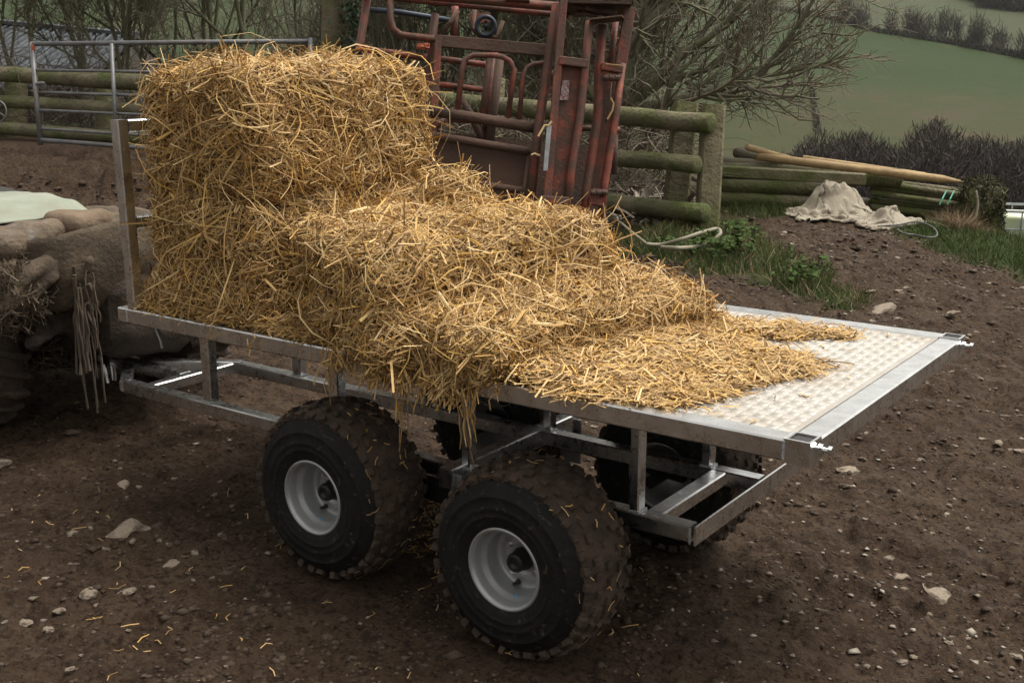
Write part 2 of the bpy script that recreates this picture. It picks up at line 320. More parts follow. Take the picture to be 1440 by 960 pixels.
def ground_mat():
    m = bpy.data.materials.new('mud_and_grass'); m.use_nodes = True; nt = m.node_tree; N = nt.nodes; K = nt.links; bs = N['Principled BSDF']
    tc = N.new('ShaderNodeTexCoord'); co = tc.outputs['Object']
    def noise(sc, d=6, rgh=.6, out='Fac'):
        n = N.new('ShaderNodeTexNoise'); n.inputs['Scale'].default_value = sc; n.inputs['Detail'].default_value = d; n.inputs['Roughness'].default_value = rgh; K.new(co, n.inputs['Vector']); return n.outputs[out]
    def ramp(fac, stops):
        c = N.new('ShaderNodeValToRGB'); e = c.color_ramp.elements
        while len(e) < len(stops): e.new(.5)
        for i, (p_, cc) in enumerate(stops): e[i].position = p_; e[i].color = (*cc, 1)
        K.new(fac, c.inputs[0]); return c.outputs[0]
    def mix(f, a, b_):
        x = N.new('ShaderNodeMix'); x.data_type = 'RGBA'
        if isinstance(f, float): x.inputs['Factor'].default_value = f
        else: K.new(f, x.inputs['Factor'])
        for s_, c in (('A', a), ('B', b_)):
            if isinstance(c, tuple): x.inputs[s_].default_value = (*c, 1)
            else: K.new(c, x.inputs[s_])
        return x.outputs['Result']
    def rng_(v, a, b_, lo=0., hi=1.):
        r_ = N.new('ShaderNodeMapRange'); r_.inputs[1].default_value = a; r_.inputs[2].default_value = b_; r_.inputs[3].default_value = lo; r_.inputs[4].default_value = hi; K.new(v, r_.inputs[0]); return r_.outputs[0]
    def attr(n):
        a = N.new('ShaderNodeAttribute'); a.attribute_name = n; return a.outputs['Fac']
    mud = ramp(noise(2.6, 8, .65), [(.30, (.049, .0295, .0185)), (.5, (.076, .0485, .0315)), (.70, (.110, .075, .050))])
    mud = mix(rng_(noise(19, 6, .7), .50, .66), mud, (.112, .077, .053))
    mud = mix(rng_(noise(48, 8, .75), .50, .38), mud, (.020, .0125, .0085))       # shade in the cracks between crumbs, painted as dark colour
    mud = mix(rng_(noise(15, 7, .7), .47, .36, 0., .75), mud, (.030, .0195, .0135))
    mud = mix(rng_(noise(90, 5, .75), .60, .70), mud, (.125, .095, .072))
    grs = ramp(noise(6, 6, .7), [(.3, (.030, .045, .014)), (.55, (.045, .070, .020)), (.75, (.075, .075, .034))])
    # far fields
    hill = ramp(noise(.012, 6, .6), [(.30, (.0145, .034, .0045)), (.52, (.020, .040, .0060)), (.72, (.032, .042, .0085))])
    rough = ramp(noise(.05, 6, .65), [(.32, (.030, .042, .009)), (.52, (.040, .042, .0125)), (.66, (.060, .041, .022))])
    low = attr('fieldlow')
    hill = mix(low, hill, rough)
    up = attr('fieldup')
    upper = ramp(noise(.02, 5, .6), [(.35, (.047, .053, .026)), (.6, (.046, .060, .024))])
    hill = mix(up, hill, upper)
    hill = mix(rng_(noise(.35, 6, .75), .45, .70, 0., .6), hill, (.030, .036, .0125)); hill = mix(rng_(noise(.09, 5, .7), .52, .70, 0., .45), hill, (.060, .052, .026))
    grs = mix(attr('hillmask'), grs, hill)
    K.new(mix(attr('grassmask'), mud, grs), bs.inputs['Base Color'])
    K.new(rng_(noise(5, 5), .35, .65, .62, .9), bs.inputs['Roughness']); bs.inputs['Specular IOR Level'].default_value = .12
    bp = N.new('ShaderNodeBump'); bp.inputs['Strength'].default_value = 1.0; bp.inputs['Distance'].default_value = .035
    K.new(noise(34, 9, .72), bp.inputs['Height']); K.new(bp.outputs[0], bs.inputs['Normal'])
    return m
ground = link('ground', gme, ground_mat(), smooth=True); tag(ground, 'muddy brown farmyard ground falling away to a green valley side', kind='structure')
gz = lambda x, y: float(ground_z(np.array([x]), np.array([y]))[0])

# ------------------------------------------------------------------ strand helper (straw, grass, twigs as flat folded ribbons)
def strands(P, T, Nn, L, W, bend=.15, fold=.35, nseg=2, taper=None):
    """P mid-points, T unit directions, Nn normals; returns verts, quads"""
    n = len(P); Bv = np.cross(T, Nn); Bv /= np.linalg.norm(Bv, axis=1, keepdims=True) + 1e-9
    N2 = np.cross(Bv, T); tt = np.linspace(-.5, .5, nseg + 1)
    bn = rng.normal(0, bend, (n, 1)); bb = rng.normal(0, bend, (n, 1))
    V = []
    for k, t in enumerate(tt):
        c = P + T * (L[:, None] * t) + (N2 * bn + Bv * bb) * (L[:, None] * (t * t * 4 - 1) * .5)
        w = W[:, None] * (1 if taper is None else taper[k])
        V += [c - Bv * w * .5, c + N2 * w * fold, c + Bv * w * .5]
    V = np.stack(V, 1).reshape(-1, 3)
    m = 3 * (nseg + 1); base = (np.arange(n) * m)[:, None, None]
    q = []
    for k in range(nseg):
        o = 3 * k; q += [(o, o + 1, o + 4, o + 3), (o + 1, o + 2, o + 5, o + 4)]
    return V, (base + np.array(q)[None]).reshape(-1, 4)
def join(parts):
    V = []; F = []; o = 0
    for v, f in parts: V.append(v); F.append(f + o); o += len(v)
    return np.concatenate(V), np.concatenate(F)
def unit(v): return v / (np.linalg.norm(v, axis=-1, keepdims=True) + 1e-9)

def lump_geo(c, sz, rz=0, rnd=.3, amp=.02, nsc=.12, res=22, deform=None, seed=0):
    """rounded lumpy block -> verts, quads"""
    g = np.linspace(-1, 1, res); vs_, fs_ = [], []; off = 0
    for ax in range(3):
        for sg in (-1, 1):
            a, b_ = np.meshgrid(g, g); p = np.zeros((res, res, 3)); p[..., ax] = sg; p[..., (ax + 1) % 3] = a * (sg); p[..., (ax + 2) % 3] = b_
            i = np.arange(res * res).reshape(res, res) + off
            fs_.append(np.stack([i[:-1, :-1], i[:-1, 1:], i[1:, 1:], i[1:, :-1]], -1).reshape(-1, 4)); vs_.append(p.reshape(-1, 3)); off += res * res
    p = np.concatenate(vs_); F = np.concatenate(fs_); h = np.array(sz) / 2; q = p * h
    rr = rnd * h.min() * 2; inner = np.clip(q, -(h - rr), h - rr); e = q - inner; ln = np.linalg.norm(e, axis=1, keepdims=True)
    q = inner + e / (ln + 1e-9) * np.minimum(ln, rr); nrm = unit(e + p * 1e-3)
    q = q + nrm * (amp * fbm(q / nsc + seed * 7.7, 3))[:, None]
    if deform is not None: q = deform(q)
    cz, szn = math.cos(rz), math.sin(rz); R = np.array([[cz, -szn, 0], [szn, cz, 0], [0, 0, 1]])
    return q @ R.T + np.array(c), F
def sample(V, F, n):
    A = V[F]; e1 = A[:, 1] - A[:, 0]; e2 = A[:, 3] - A[:, 0]; cr = np.cross(e1, e2); ar = np.linalg.norm(cr, axis=1)
    i = rng.choice(len(F), n, p=ar / ar.sum()); a = rng.rand(n, 1); b_ = rng.rand(n, 1)
    P = A[i, 0] * (1 - a) * (1 - b_) + A[i, 1] * a * (1 - b_) + A[i, 2] * a * b_ + A[i, 3] * (1 - a) * b_
    return P, unit(cr[i])
def straw_on(V, F, n, axis=None, ali=.5, lift=(-.004, .012), tilt=.22, Lr=(.05, .17), Wr=(.003, .0058), bend=.16, nseg=2):
    P, Nn = sample(V, F, n)
    T = rng.normal(0, 1, (n, 3))
    if axis is not None: T = T * (1 - ali) + np.array(axis) * ali * rng.choice([-1, 1], (n, 1)) * 2.2
    T = T - Nn * (T * Nn).sum(1, keepdims=True); T = unit(T) + Nn * rng.normal(0, tilt, (n, 1)); T = unit(T)
    L = rng.uniform(*Lr, n) * rng.uniform(.6, 1.1, n); W = rng.uniform(*Wr, n) * np.where(rng.rand(n) < .1, 1.8, 1.0)
    up = unit(Nn + rng.normal(0, .55, (n, 3)))
    return strands(P + Nn * rng.uniform(*lift, (n, 1)), T, up, L, W, bend, nseg=nseg)

# ================================================================== TRAILER
BL, BW, BZ = 2.422, 1.22, .78
trailer = thing('flatbed_trailer', 'galvanised four-wheel flatbed trailer with checker plate deck and headboard, loaded with straw', 'trailer', (1.26, .53, 0))
G = MAT['galv']
def part(name, mb, mat, parent=trailer, smooth=False): return mb.build(name, mat, parent, smooth)
RW, RHt = .06, .05
rz_ = BZ - RHt / 2
part('side_rail', MB().beam((0, RW / 2, rz_), (BL - .062, RW / 2, rz_), RW, RHt), G)
part('side_rail', MB().beam((0, BW - RW / 2, rz_), (BL - .062, BW - RW / 2, rz_), RW, RHt), G)
part('end_rail', MB().beam((RW / 2, RW + .002, rz_), (RW / 2, BW - RW - .002, rz_), RW, RHt), G)
part('end_rail', MB().beam((BL - RW / 2 + .002, RW + .004, rz_), (BL - RW / 2 + .002, BW - RW - .004, rz_), RW, RHt), G)
for yy in (RW / 2, BW - RW / 2):     # corner sockets at the tail, open on top, with bolts
    so = MB(); x0, x1, y0, y1, z0, z1 = BL - .059, BL + .001, yy - RW / 2 - .001, yy + RW / 2 + .001, BZ - .053, BZ + .003; t = .006
    o = [(x0, y0), (x1, y0), (x1, y1), (x0, y1)]; i_ = [(x0 + t, y0 + t), (x1 - t, y0 + t), (x1 - t, y1 - t), (x0 + t, y1 - t)]
    v = [(a, b_, z0) for a, b_ in o] + [(a, b_, z1) for a, b_ in o] + [(a, b_, z1) for a, b_ in i_] + [(a, b_, z1 - .035) for a, b_ in i_]
    f = [(3, 2, 1, 0)] + [(k, (k + 1) % 4, 4 + (k + 1) % 4, 4 + k) for k in range(4)] + [(4 + k, 4 + (k + 1) % 4, 8 + (k + 1) % 4, 8 + k) for k in range(4)] + [(8 + k, 8 + (k + 1) % 4, 12 + (k + 1) % 4, 12 + k) for k in range(4)]
    so.add(v, f); sk = part('corner_socket', so, G)
    part('socket_shade_inset', MB().box(((x0 + x1) / 2, yy, z1 - .012), (.047, .049, .014), .002), MAT['black_plastic'], sk)  # black block standing in for the shade inside the open socket
    bo = MB(); by = yy + (.012 if yy < .5 else -.008)
    bo.tube([(BL + .0, by, BZ - .02), (BL + .034, by, BZ - .02)], .006, 8); bo.lathe([(.0, .0), (.0125, .0), (.0125, .010), (0, .010)], (BL + .004, by, BZ - .02), (1, 0, 0), 6); bo.lathe([(.0, .0), (.011, .0), (.011, .009), (0, .009)], (BL + .026, by, BZ - .02), (1, 0, 0), 6)
    part('bolt', bo, MAT['zinc'], sk)
part('weld', MB().box((BL - .0605, -.0004, BZ - .024), (.006, .004, .046), .0015), MAT['weld'])
part('weld', MB().box((.048, -.0004, BZ - .024), (.005, .004, .044), .0015), MAT['weld'])
part('weld', MB().box((BL - .0605, .03, BZ + .0004), (.006, .058, .004), .0015), MAT['weld'])
deck = part('deck_plate', MB().box((BL / 2, BW / 2, BZ - .007), (BL - 2 * RW - .004, BW - 2 * RW - .004, .006)), MAT['plate'])
# five-bar tread pattern, real raised bars
pit = .0300; bars_v = []; bars_f = []; nb = 0
nx, ny = int((BL - .13) / pit), int((BW - .13) / pit)
bx_ = []
for i in range(nx):
    for j in range(ny):
        cx, cy = .066 + (i + .5) * pit, .066 + (j + .5) * pit
        if .70 < cx < 1.22 and cy < .9: continue      # bare plate under the bales
        for k in range(5):
            o = (k - 2) * .0051
            hl = .0126 * (1 - .03 * abs(k - 2))
            bx_.append((cx + o, cy, 0.0016, hl) if (i + j) % 2 else (cx, cy + o, hl, 0.0016))
bx_ = np.array(bx_); zb = BZ - .004; zt = BZ - .0031
c4 = np.array([(-1, -1), (1, -1), (1, 1), (-1, 1)])
lo = np.concatenate([bx_[:, None, :2] + c4[None] * bx_[:, None, 2:], np.full((len(bx_), 4, 1), zb)], -1)
hi = np.concatenate([bx_[:, None, :2] + c4[None] * (bx_[:, None, 2:] - .0008), np.full((len(bx_), 4, 1), zt)], -1)
bv = np.concatenate([lo, hi], 1).reshape(-1, 3)
q = np.array([(4, 5, 6, 7), (0, 1, 5, 4), (1, 2, 6, 5), (2, 3, 7, 6), (3, 0, 4, 7)])
tb = link('tread_bars', fastmesh('tread_bars', bv, (np.arange(len(bx_))[:, None, None] * 8 + q[None]).reshape(-1, 4)), MAT['plate_bar'], deck); tag(tb, kind='stuff')
for x in (.42, .82, 1.21, 1.62, 2.02): part('deck_bearer', MB().beam((x, RW + .003, BZ - .031), (x, BW - RW - .003, BZ - .031), .04, .037), G)
# headboard
hb0, hb1 = .05, .09
part('headboard_post', MB().beam((.07, .022, BZ - .001), (.062, .020, BZ + .618), .04, .04, up=(0, 1, 0)), G)
part('headboard_post', MB().beam((.07, BW - .022, BZ - .001), (.062, BW - .020, BZ + .618), .04, .04, up=(0, 1, 0)), G)
part('headboard_rail', MB().beam((.063, .042, BZ + .597), (.063, BW - .042, BZ + .597), .038, .04), G)
part('headboard_rail', MB().beam((.066, .044, BZ + .285), (.066, BW - .044, BZ + .285), .038, .04), G)
# chassis
zc = .385; ch = .046
yn, yf = .288 + .024, .725 + .025
part('chassis_rail', MB().beam((-.416, yn, zc - ch / 2), (2.000, yn, zc - ch / 2), .048, ch), G)
part('chassis_rail', MB().beam((-.300, yf, zc - ch / 2), (2.000, yf, zc - ch / 2), .050, ch), G)
part('rear_cross_rail', MB().beam((2.016, .286, zc - ch / 2 + .001), (2.016, 1.10, zc - ch / 2 + .001), .006, ch + .010), G)
part('weld', MB().box((2.0025, .2850, zc - ch / 2), (.005, .004, ch)), MAT['weld'])
part('weld', MB().box((2.0195, .775, zc - ch / 2 + .001), (.0015, .003, ch)), MAT['galv_dull'])
part('cross_member', MB().beam((1.872, yn + .025, zc - ch / 2 + .001), (1.872, yf - .026, zc - ch / 2 + .001), .05, ch - .004), G)
part('cross_member', MB().beam((-.312, yn + .025, zc - ch / 2 - .001), (-.312, yf - .026, zc - ch / 2 - .001), .046, ch - .004), G)
part('axle_beam', MB().beam((1.212, .235, zc - .020), (1.212, .955, zc - .020), .05, .062), G)
for yy in (.262, .93):
    part('axle_lug', MB().box((1.212, yy, .295), (.085, .010, .16), .003), MAT['galv_dull'])
part('drawbar', MB().beam((-.80, .515, zc - .022), (-.338, .520, zc - .022), .055, .042), G)
part('drawbar_brace', MB().beam((-.425, .305, zc - .021), (-.66, .492, zc - .021), .044, .044), G)
part('drawbar_brace', MB().beam((-.65, .542, zc - .021), (-.285, .760, zc - .021), .044, .044), G)
for k, x in enumerate((.066, .70, 1.243, 1.826)):
    w = .045 if k < 2 else .030
    for yy in (yn, yf):
        pst = part('upright', MB().beam((x, yy, zc + .0005), (x, yy, BZ - RHt - .001), .04, w, up=(1, 0, 0)), G)
        wb = MB().box((x, yy, zc + .002), (w + .010, .047, .006), .002); part('weld', wb, MAT['weld'], pst)
# coupling
cp = part('coupling', MB().box((-.86, .513, .372), (.15, .062, .062), .006).box((-.965, .513, .366), (.10, .05, .07), .012), MAT['black_steel'])
part('sticker', MB().box((-.835, .4812, .372), (.028, .0015, .026)), M('white_sticker', (.45, .45, .45), .6, var=(.12, .12, .12), vscale=90, det=2), cp)
hd = MB().box((-.80, .470, .312), (.026, .016, .085), .004, rot=np.array(Matrix.Rotation(rad(-14), 3, 'Y'))).box((-.768, .492, .318), (.02, .014, .07), .004)
part('jaw_handle', hd, MAT['zinc'], cp)
cb = MB().tube([(.055, .10, .735), (.062, .10, .70), (.085, .10, .655), (.09, .10, .63)], .006, 6); part('cable_end', cb, MAT['galv_dull'])
# rocker beams
for yy in (.275, .925):
    s_ = 1
    rb = MB(); rb.beam((.86, yy + .002, .315), (1.66, yy + .002, .27), .045, .06); rb.tube([(1.212, yy - .02, .295), (1.212, yy + .04, .295)], .03, 14)
    part('rocker_beam', rb, MAT['black_steel'])
# wheels -----------------------------------------------------------
def wheel_meshes():
    out = {}
    side = [(.104, -.108), (.116, -.124), (.135, -.131), (.148, -.1328), (.1490, -.1338), (.1505, -.1338), (.1515, -.1332), (.165, -.134), (.168, -.1352), (.173, -.1352), (.176, -.1337), (.200, -.1295), (.2015, -.1303), (.2035, -.1300), (.205, -.1280), (.222, -.1195), (.240, -.103)]
    tread = [(.238, -.105), (.250, -.094), (.259, -.07), (.265, -.035), (.267, 0)]
    full_side = MB().lathe(side, (0, 0, 0), n=56); full_side.lathe([(a, -b_) for a, b_ in side][::-1], (0, 0, 0), n=56)
    out['tyre'] = mesh('tyre', full_side.v, full_side.f)
    tr = tread + [(a, -b_) for a, b_ in tread[-2::-1]]
    # finer tread band with caked mud
    pr = []
    for k in range(len(tr) - 1):
        for t in np.linspace(0, 1, 4)[:-1]: pr.append((tr[k][0] + (tr[k + 1][0] - tr[k][0]) * t, tr[k][1] + (tr[k + 1][1] - tr[k][1]) * t))
    pr.append(tr[-1]); m = MB().lathe(pr, (0, 0, 0), n=150); v = np.array(m.v)
    rr = np.hypot(v[:, 0], v[:, 2]); k = 1 + (.005 * fbm(v / .025, 3) + .008 * np.maximum(vnoise(v / .06), 0)) / rr; v[:, 0] *= k; v[:, 2] *= k
    out['tread'] = mesh('tread', v, m.f)
    kb = MB(); na = 34; kr = np.random.RandomState(8)
    rows = [(-.099, .246, .50), (-.066, .259, .2), (-.024, .265, .05), (.024, .265, -.05), (.066, .259, -.2), (.099, .246, -.50)]
    for ri, (yy, rr, lean) in enumerate(rows):
        for k in range(na):
            a = 2 * math.pi * (k + (ri % 2) * .5) / na; sz = (kr.uniform(.018, .028), kr.uniform(.016, .024), kr.uniform(.018, .030)); a += kr.normal(0, .012)
            er = np.array([math.cos(a), 0, math.sin(a)]); et = np.array([-math.sin(a), 0, math.cos(a)]); ey = np.array([0, 1., 0])
            n_ = er * math.cos(lean) + ey * math.sin(lean) * np.sign(yy) * (1 if lean * yy < 0 else -1) * 1
            n_ = unit(er * math.cos(abs(lean)) + ey * math.sin(abs(lean)) * np.sign(yy)); e3 = np.cross(et, n_)
            kb.box(er * rr + ey * yy, sz, 0.0035 if ri in (0, 1, 2, 3, 4, 5) else 0, rot=np.stack([et, e3, n_], 1))
    v = np.array(kb.v); v = v + .0035 * np.stack([fbm(v / .02 + 3, 2), fbm(v / .02 + 9, 2), fbm(v / .02 + 27, 2)], -1)
    out['tread_knobs'] = mesh('tread_knobs', v, kb.f)
    rim = MB().lathe([(.110, -.112), (.1165, -.118), (.1175, -.1245), (.113, -.128), (.1075, -.1245), (.1035, -.112), (.1015, -.094), (.0995, -.088), (.093, -.078), (.0905, -.072), (.0895, -.040), (.0875, -.030), (.082, -.026), (.0665, -.028), (.063, -.032), (.042, -.033), (.040, -.030), (.0, -.030)], (0, 0, 0), n=64)
    rim.lathe([(.0, .012), (.09, .012), (.093, .07), (.104, .112), (.117, .124), (.11, .11)], (0, 0, 0), n=48)
    out['rim'] = mesh('rim', rim.v, rim.f)
    hub = MB().lathe([(.032, -.030), (.032, -.040), (.0275, -.043), (.0275, -.070), (.0245, -.076), (.012, -.0775), (.011, -.074), (.0, -.074)], (0, 0, 0), n=24)
    out['hub'] = mesh('hub', hub.v, hub.f)
    nut = MB().lathe([(.0105, .004), (.0095, -.002), (.0095, -.003), (.0, -.003)], (0, 0, 0), n=16).lathe([(.0068, -.003), (.0068, -.0125), (.0, -.0125)], (0, 0, 0), n=6)
    out['nut'] = mesh('nut', nut.v, nut.f)
    vl = MB().lathe([(.008, .0), (.007, -.006), (.0045, -.009), (.0042, -.014), (.0055, -.015), (.0055, -.022), (.0, -.023)], (0, 0, 0), n=10)
    out['valve'] = mesh('valve', vl.v, vl.f)
    bl = MB().lathe([(.006, -.0), (.005, -.0012), (.0, -.0013)], (0, 0, 0), n=10); out['paint_mark'] = mesh('paint_mark', bl.v, bl.f)
    return out
WM = wheel_meshes()
WMAT = dict(tyre='rubber', tread='tread', tread_knobs='tread', rim='rim', hub='black_steel', nut='zinc', valve='black_plastic', paint_mark='blue')
for k in WM:
    WM[k].materials.append(MAT[WMAT[k]])
    if k in ('tyre', 'tread', 'rim', 'hub'): WM[k].polygons.foreach_set('use_smooth', np.ones(len(WM[k].polygons), bool))
def wheel(c, flip, spin):
    w = bpy.data.objects.new('wheel', None); COL.objects.link(w); w.parent = trailer; w.location = Vector(c) - trailer.location
    w.rotation_euler = (0, 0, math.pi if flip else 0)
    def sub(n, loc=(0, 0, 0), rot=(0, 0, 0)):
        o = bpy.data.objects.new(n, WM[n]); COL.objects.link(o); o.parent = w; o.location = loc; o.rotation_euler = rot
        if n in ('tread_knobs',): o['kind'] = 'stuff'
        return o
    for n in ('tyre', 'tread', 'tread_knobs', 'rim', 'hub'): sub(n, rot=(0, spin, 0))
    for k in range(4):
        a = spin + math.pi / 2 * k + .62; sub('nut', (.052 * math.cos(a), -.033, .052 * math.sin(a)))
    a = spin + rad(236) if spin < .5 else spin + rad(170)
    sub('valve', (.078 * math.cos(a), -.028, .078 * math.sin(a))); a += .33
    sub('paint_mark', (.0925 * math.cos(a), -.077, .0925 * math.sin(a)), (0, 0, 0))
    return w
wheel((.907, .103, .315), False, .05); wheel((1.614, .103, .275), False, .35)
wheel((.907, .955, .315), True, .9); wheel((1.614, .955, .275), True, .2)
for (x, z) in ((.907, .315), (1.614, .275)):
    part('stub_axle', MB().tube([(x, .115, z), (x, .29, z)], .02, 12), MAT['black_steel']); part('stub_axle', MB().tube([(x, .943, z), (x, .77, z)], .02, 12), MAT['black_steel'])

# ================================================================== STRAW
def bale(name, label, c, sz, rz=0, n=14000, rnd=.16, amp=.022, nsc=.11, deform=None, seed=0, axis=(0, 1, 0), ali=.4, hair=500, cat='straw bale', Lr=(.025, .13)):
    V, F = lump_geo(c, sz, rz, rnd, amp, nsc, 26, deform, seed)
    t = thing(name, label, cat, (c[0], c[1], c[2] - sz[2] / 2))
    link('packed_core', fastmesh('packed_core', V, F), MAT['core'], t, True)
    ax = np.array([axis[0] * math.cos(rz) - axis[1] * math.sin(rz), axis[0] * math.sin(rz) + axis[1] * math.cos(rz), axis[2]])
    a = straw_on(V, F, n, ax, ali, Lr=Lr, Wr=(.0018, .0048), bend=.32, tilt=.30); b_ = straw_on(V, F, n * 2 // 3, ax, .1, lift=(.0, .016), tilt=.45, Lr=(.012, .06), Wr=(.0022, .0065), bend=.35, nseg=1)
    h = straw_on(V, F, hair, None, 0, lift=(.01, .03), tilt=1.1, Lr=(.07, .20), Wr=(.003, .0055), bend=.25)
    l_ = straw_on(V, F, n // 14, ax, .25, lift=(.004, .018), tilt=.28, Lr=(.14, .30), Wr=(.0022, .0042), bend=.30, nseg=4)
    v, f = join([a, b_, h, l_]); o = link('straw', fastmesh('straw', v, f), MAT['straw'], t); o['kind'] = 'stuff'
    return t
bale('straw_bale', 'upper straw bale, topmost of the stack against the headboard', (.395, .475, BZ + .585), (.475, .83, .375), rad(-1), 17000, seed=1, hair=520, ali=.42)
def splay(q):
    q = q.copy(); k = sst(.0, -.19, q[:, 2]); q[:, 0] *= 1 + .12 * k; q[:, 0] -= .02 * k; return q
bale('straw_bale', 'lower straw bale under the topmost one, standing on the deck by the headboard', (.385, .485, BZ + .20), (.50, .86, .40), rad(-2), 17000, seed=2, deform=splay, hair=380, ali=.3)
def slab2(q):
    q = q.copy(); e = sst(-.15, -.46, q[:, 1]); top = sst(-.1, .15, q[:, 2])
    q[:, 2] -= .05 * e * top * sst(0, .25, q[:, 0]); q[:, 2] += .02 * top * sst(0, -.25, q[:, 0]); q[:, 0] += .05 * sst(.1, -.15, q[:, 2]) * sst(0, .2, q[:, 0]); return q
bale('straw_bale', 'broken straw bale slumped between the tall stack and the flattened bale', (1.115, .425, BZ + .155), (.50, .84, .31), rad(-19), 15000, rnd=.2, amp=.03, nsc=.14, deform=slab2, seed=3, hair=420, ali=.4)
def slab3(q):
    q = q.copy(); top = sst(-.05, .07, q[:, 2]); q[:, 2] += .02 * top * np.cos(q[:, 1] * 5); q[:, 2] -= .03 * top * sst(.05, .2, q[:, 0]); return q
bale('straw_bale', 'low flattened straw bale next to the loose straw spread on the deck', (1.45, .46, BZ + .07), (.44, .92, .15), rad(-13), 13000, rnd=.32, amp=.022, nsc=.12, deform=slab3, seed=4, hair=380, ali=.4)
bale('straw_heap', 'loose heap of straw filling the gap beside the tall bale stack', (.80, .60, BZ + .17), (.44, .56, .36), rad(-8), 8000, rnd=.42, amp=.045, nsc=.16, seed=5, hair=300, ali=.2, cat='straw')
bale('straw_wisp', 'small rounded tuft of straw standing up on the broken bale', (.86, .72, BZ + .355), (.14, .20, .16), rad(10), 1800, rnd=.48, amp=.03, nsc=.07, seed=6, hair=90, ali=.1, cat='straw', Lr=(.04, .11))
# loose straw on the deck
LP_ = np.array([(1.2, .0), (1.70, .0), (1.93, .045), (2.09, .10), (2.06, .2), (2.12, .38), (2.19, .60), (2.06, .70), (1.93, .77), (1.98, .85), (2.13, .98), (2.14, 1.06), (1.98, 1.02), (1.80, .98), (1.62, 1.03), (1.45, 1.06), (1.2, 1.0)])
gx = np.arange(1.15, 2.25, .02); gy = np.arange(-.02, 1.12, .02); GX, GY = np.meshgrid(gx, gy)
def loose_h(x, y):
    dd = pdist(LP_, x, y) + .03 * n2(x, y, .09, 2, 12)
    return np.clip(dd / .12, 0, 1) ** .7 * (.010 + .040 * sst(2.0, 1.5, x) + .010 * np.maximum(n2(x, y, .14, 2, 13), -.5))
HZ = loose_h(GX, GY); ii = np.arange(GX.size).reshape(GX.shape)
Fm = np.stack([ii[:-1, :-1], ii[:-1, 1:], ii[1:, 1:], ii[1:, :-1]], -1).reshape(-1, 4); keep = (HZ.ravel()[Fm] > .012).all(1)
lv = np.stack([GX, GY, BZ - .008 + HZ * .8], -1).reshape(-1, 3)
def flat_straw(x, y, z, Lr=(.05, .16), Wr=(.003, .0055), tilt=.12, drift=None, bend=.14):
    n = len(x); T = rng.normal(0, 1, (n, 3)) * np.array([1, 1, 0]); 
    if drift is not None: T = T + np.array(drift) * rng.choice([-1, 1], (n, 1))
    T = unit(T); T[:, 2] = rng.normal(0, tilt, n); T = unit(T)
    return strands(np.stack([x, y, z], -1), T, unit(np.array([0, 0, 1.]) + rng.normal(0, .4, (n, 3))), rng.uniform(*Lr, n), rng.uniform(*Wr, n), bend)
n = 26000; x = rng.uniform(1.18, 2.24, n); y = rng.uniform(-.03, 1.1, n); dd = pdist(LP_, x, y) + .05 * n2(x, y, .10, 2, 12)
k = dd > rng.uniform(-.035, .03, n); x, y, dd = x[k], y[k], dd[k]
z = BZ + .002 + loose_h(x, y) * rng.uniform(.55, 1.15, len(x)) + rng.uniform(0, .006, len(x))
P1 = flat_straw(x, y, z, drift=(.55, .55, 0), tilt=.16, Lr=(.02, .13), Wr=(.0024, .0055), bend=.25)
m_ = 60; P2 = flat_straw(rng.uniform(1.85, 2.3, m_), rng.uniform(.05, 1.1, m_), np.full(m_, BZ + .0015), Lr=(.015, .05), tilt=.02)
# fringe of straw along the near side rail, spilling over the edge
n = 4200; x = rng.uniform(.075, 1.75, n); y = np.abs(rng.normal(0, .05, n)) + .03 + .02 * n2(x, x * 0, .12, 2, 33); z = BZ + .004 + np.abs(rng.normal(0, .018, n)) * sst(.0, .06, y)
P3 = flat_straw(x, y, z, drift=(.4, .3, 0), tilt=.25, Lr=(.02, .10), Wr=(.0022, .005), bend=.3)
n = 1500; x = np.concatenate([rng.normal(1.38, .11, n * 3 // 4), rng.uniform(.8, 1.7, n // 4)]); y = rng.uniform(-.035, .0, n); z = BZ - np.abs(rng.normal(0, .022, n))
k = n2(x, y * 0, .09, 2, 31) > .0; x, y, z = x[k], y[k], z[k]; n = len(x)
T = unit(np.stack([rng.normal(0, .5, n), -np.abs(rng.normal(.25, .2, n)), -np.abs(rng.normal(.7, .3, n))], -1))
P4 = strands(np.stack([x, y, z], -1), T, unit(rng.normal(0, 1, (n, 3))), rng.uniform(.04, .12, n), rng.uniform(.003, .0055, n), .2)
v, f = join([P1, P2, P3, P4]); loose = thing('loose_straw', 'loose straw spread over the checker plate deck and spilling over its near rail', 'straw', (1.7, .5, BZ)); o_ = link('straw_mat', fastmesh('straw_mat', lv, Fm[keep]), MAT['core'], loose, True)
o2 = link('straw', fastmesh('straw', v, f), MAT['straw'], loose); o2['kind'] = 'stuff'; loose['kind'] = 'stuff'
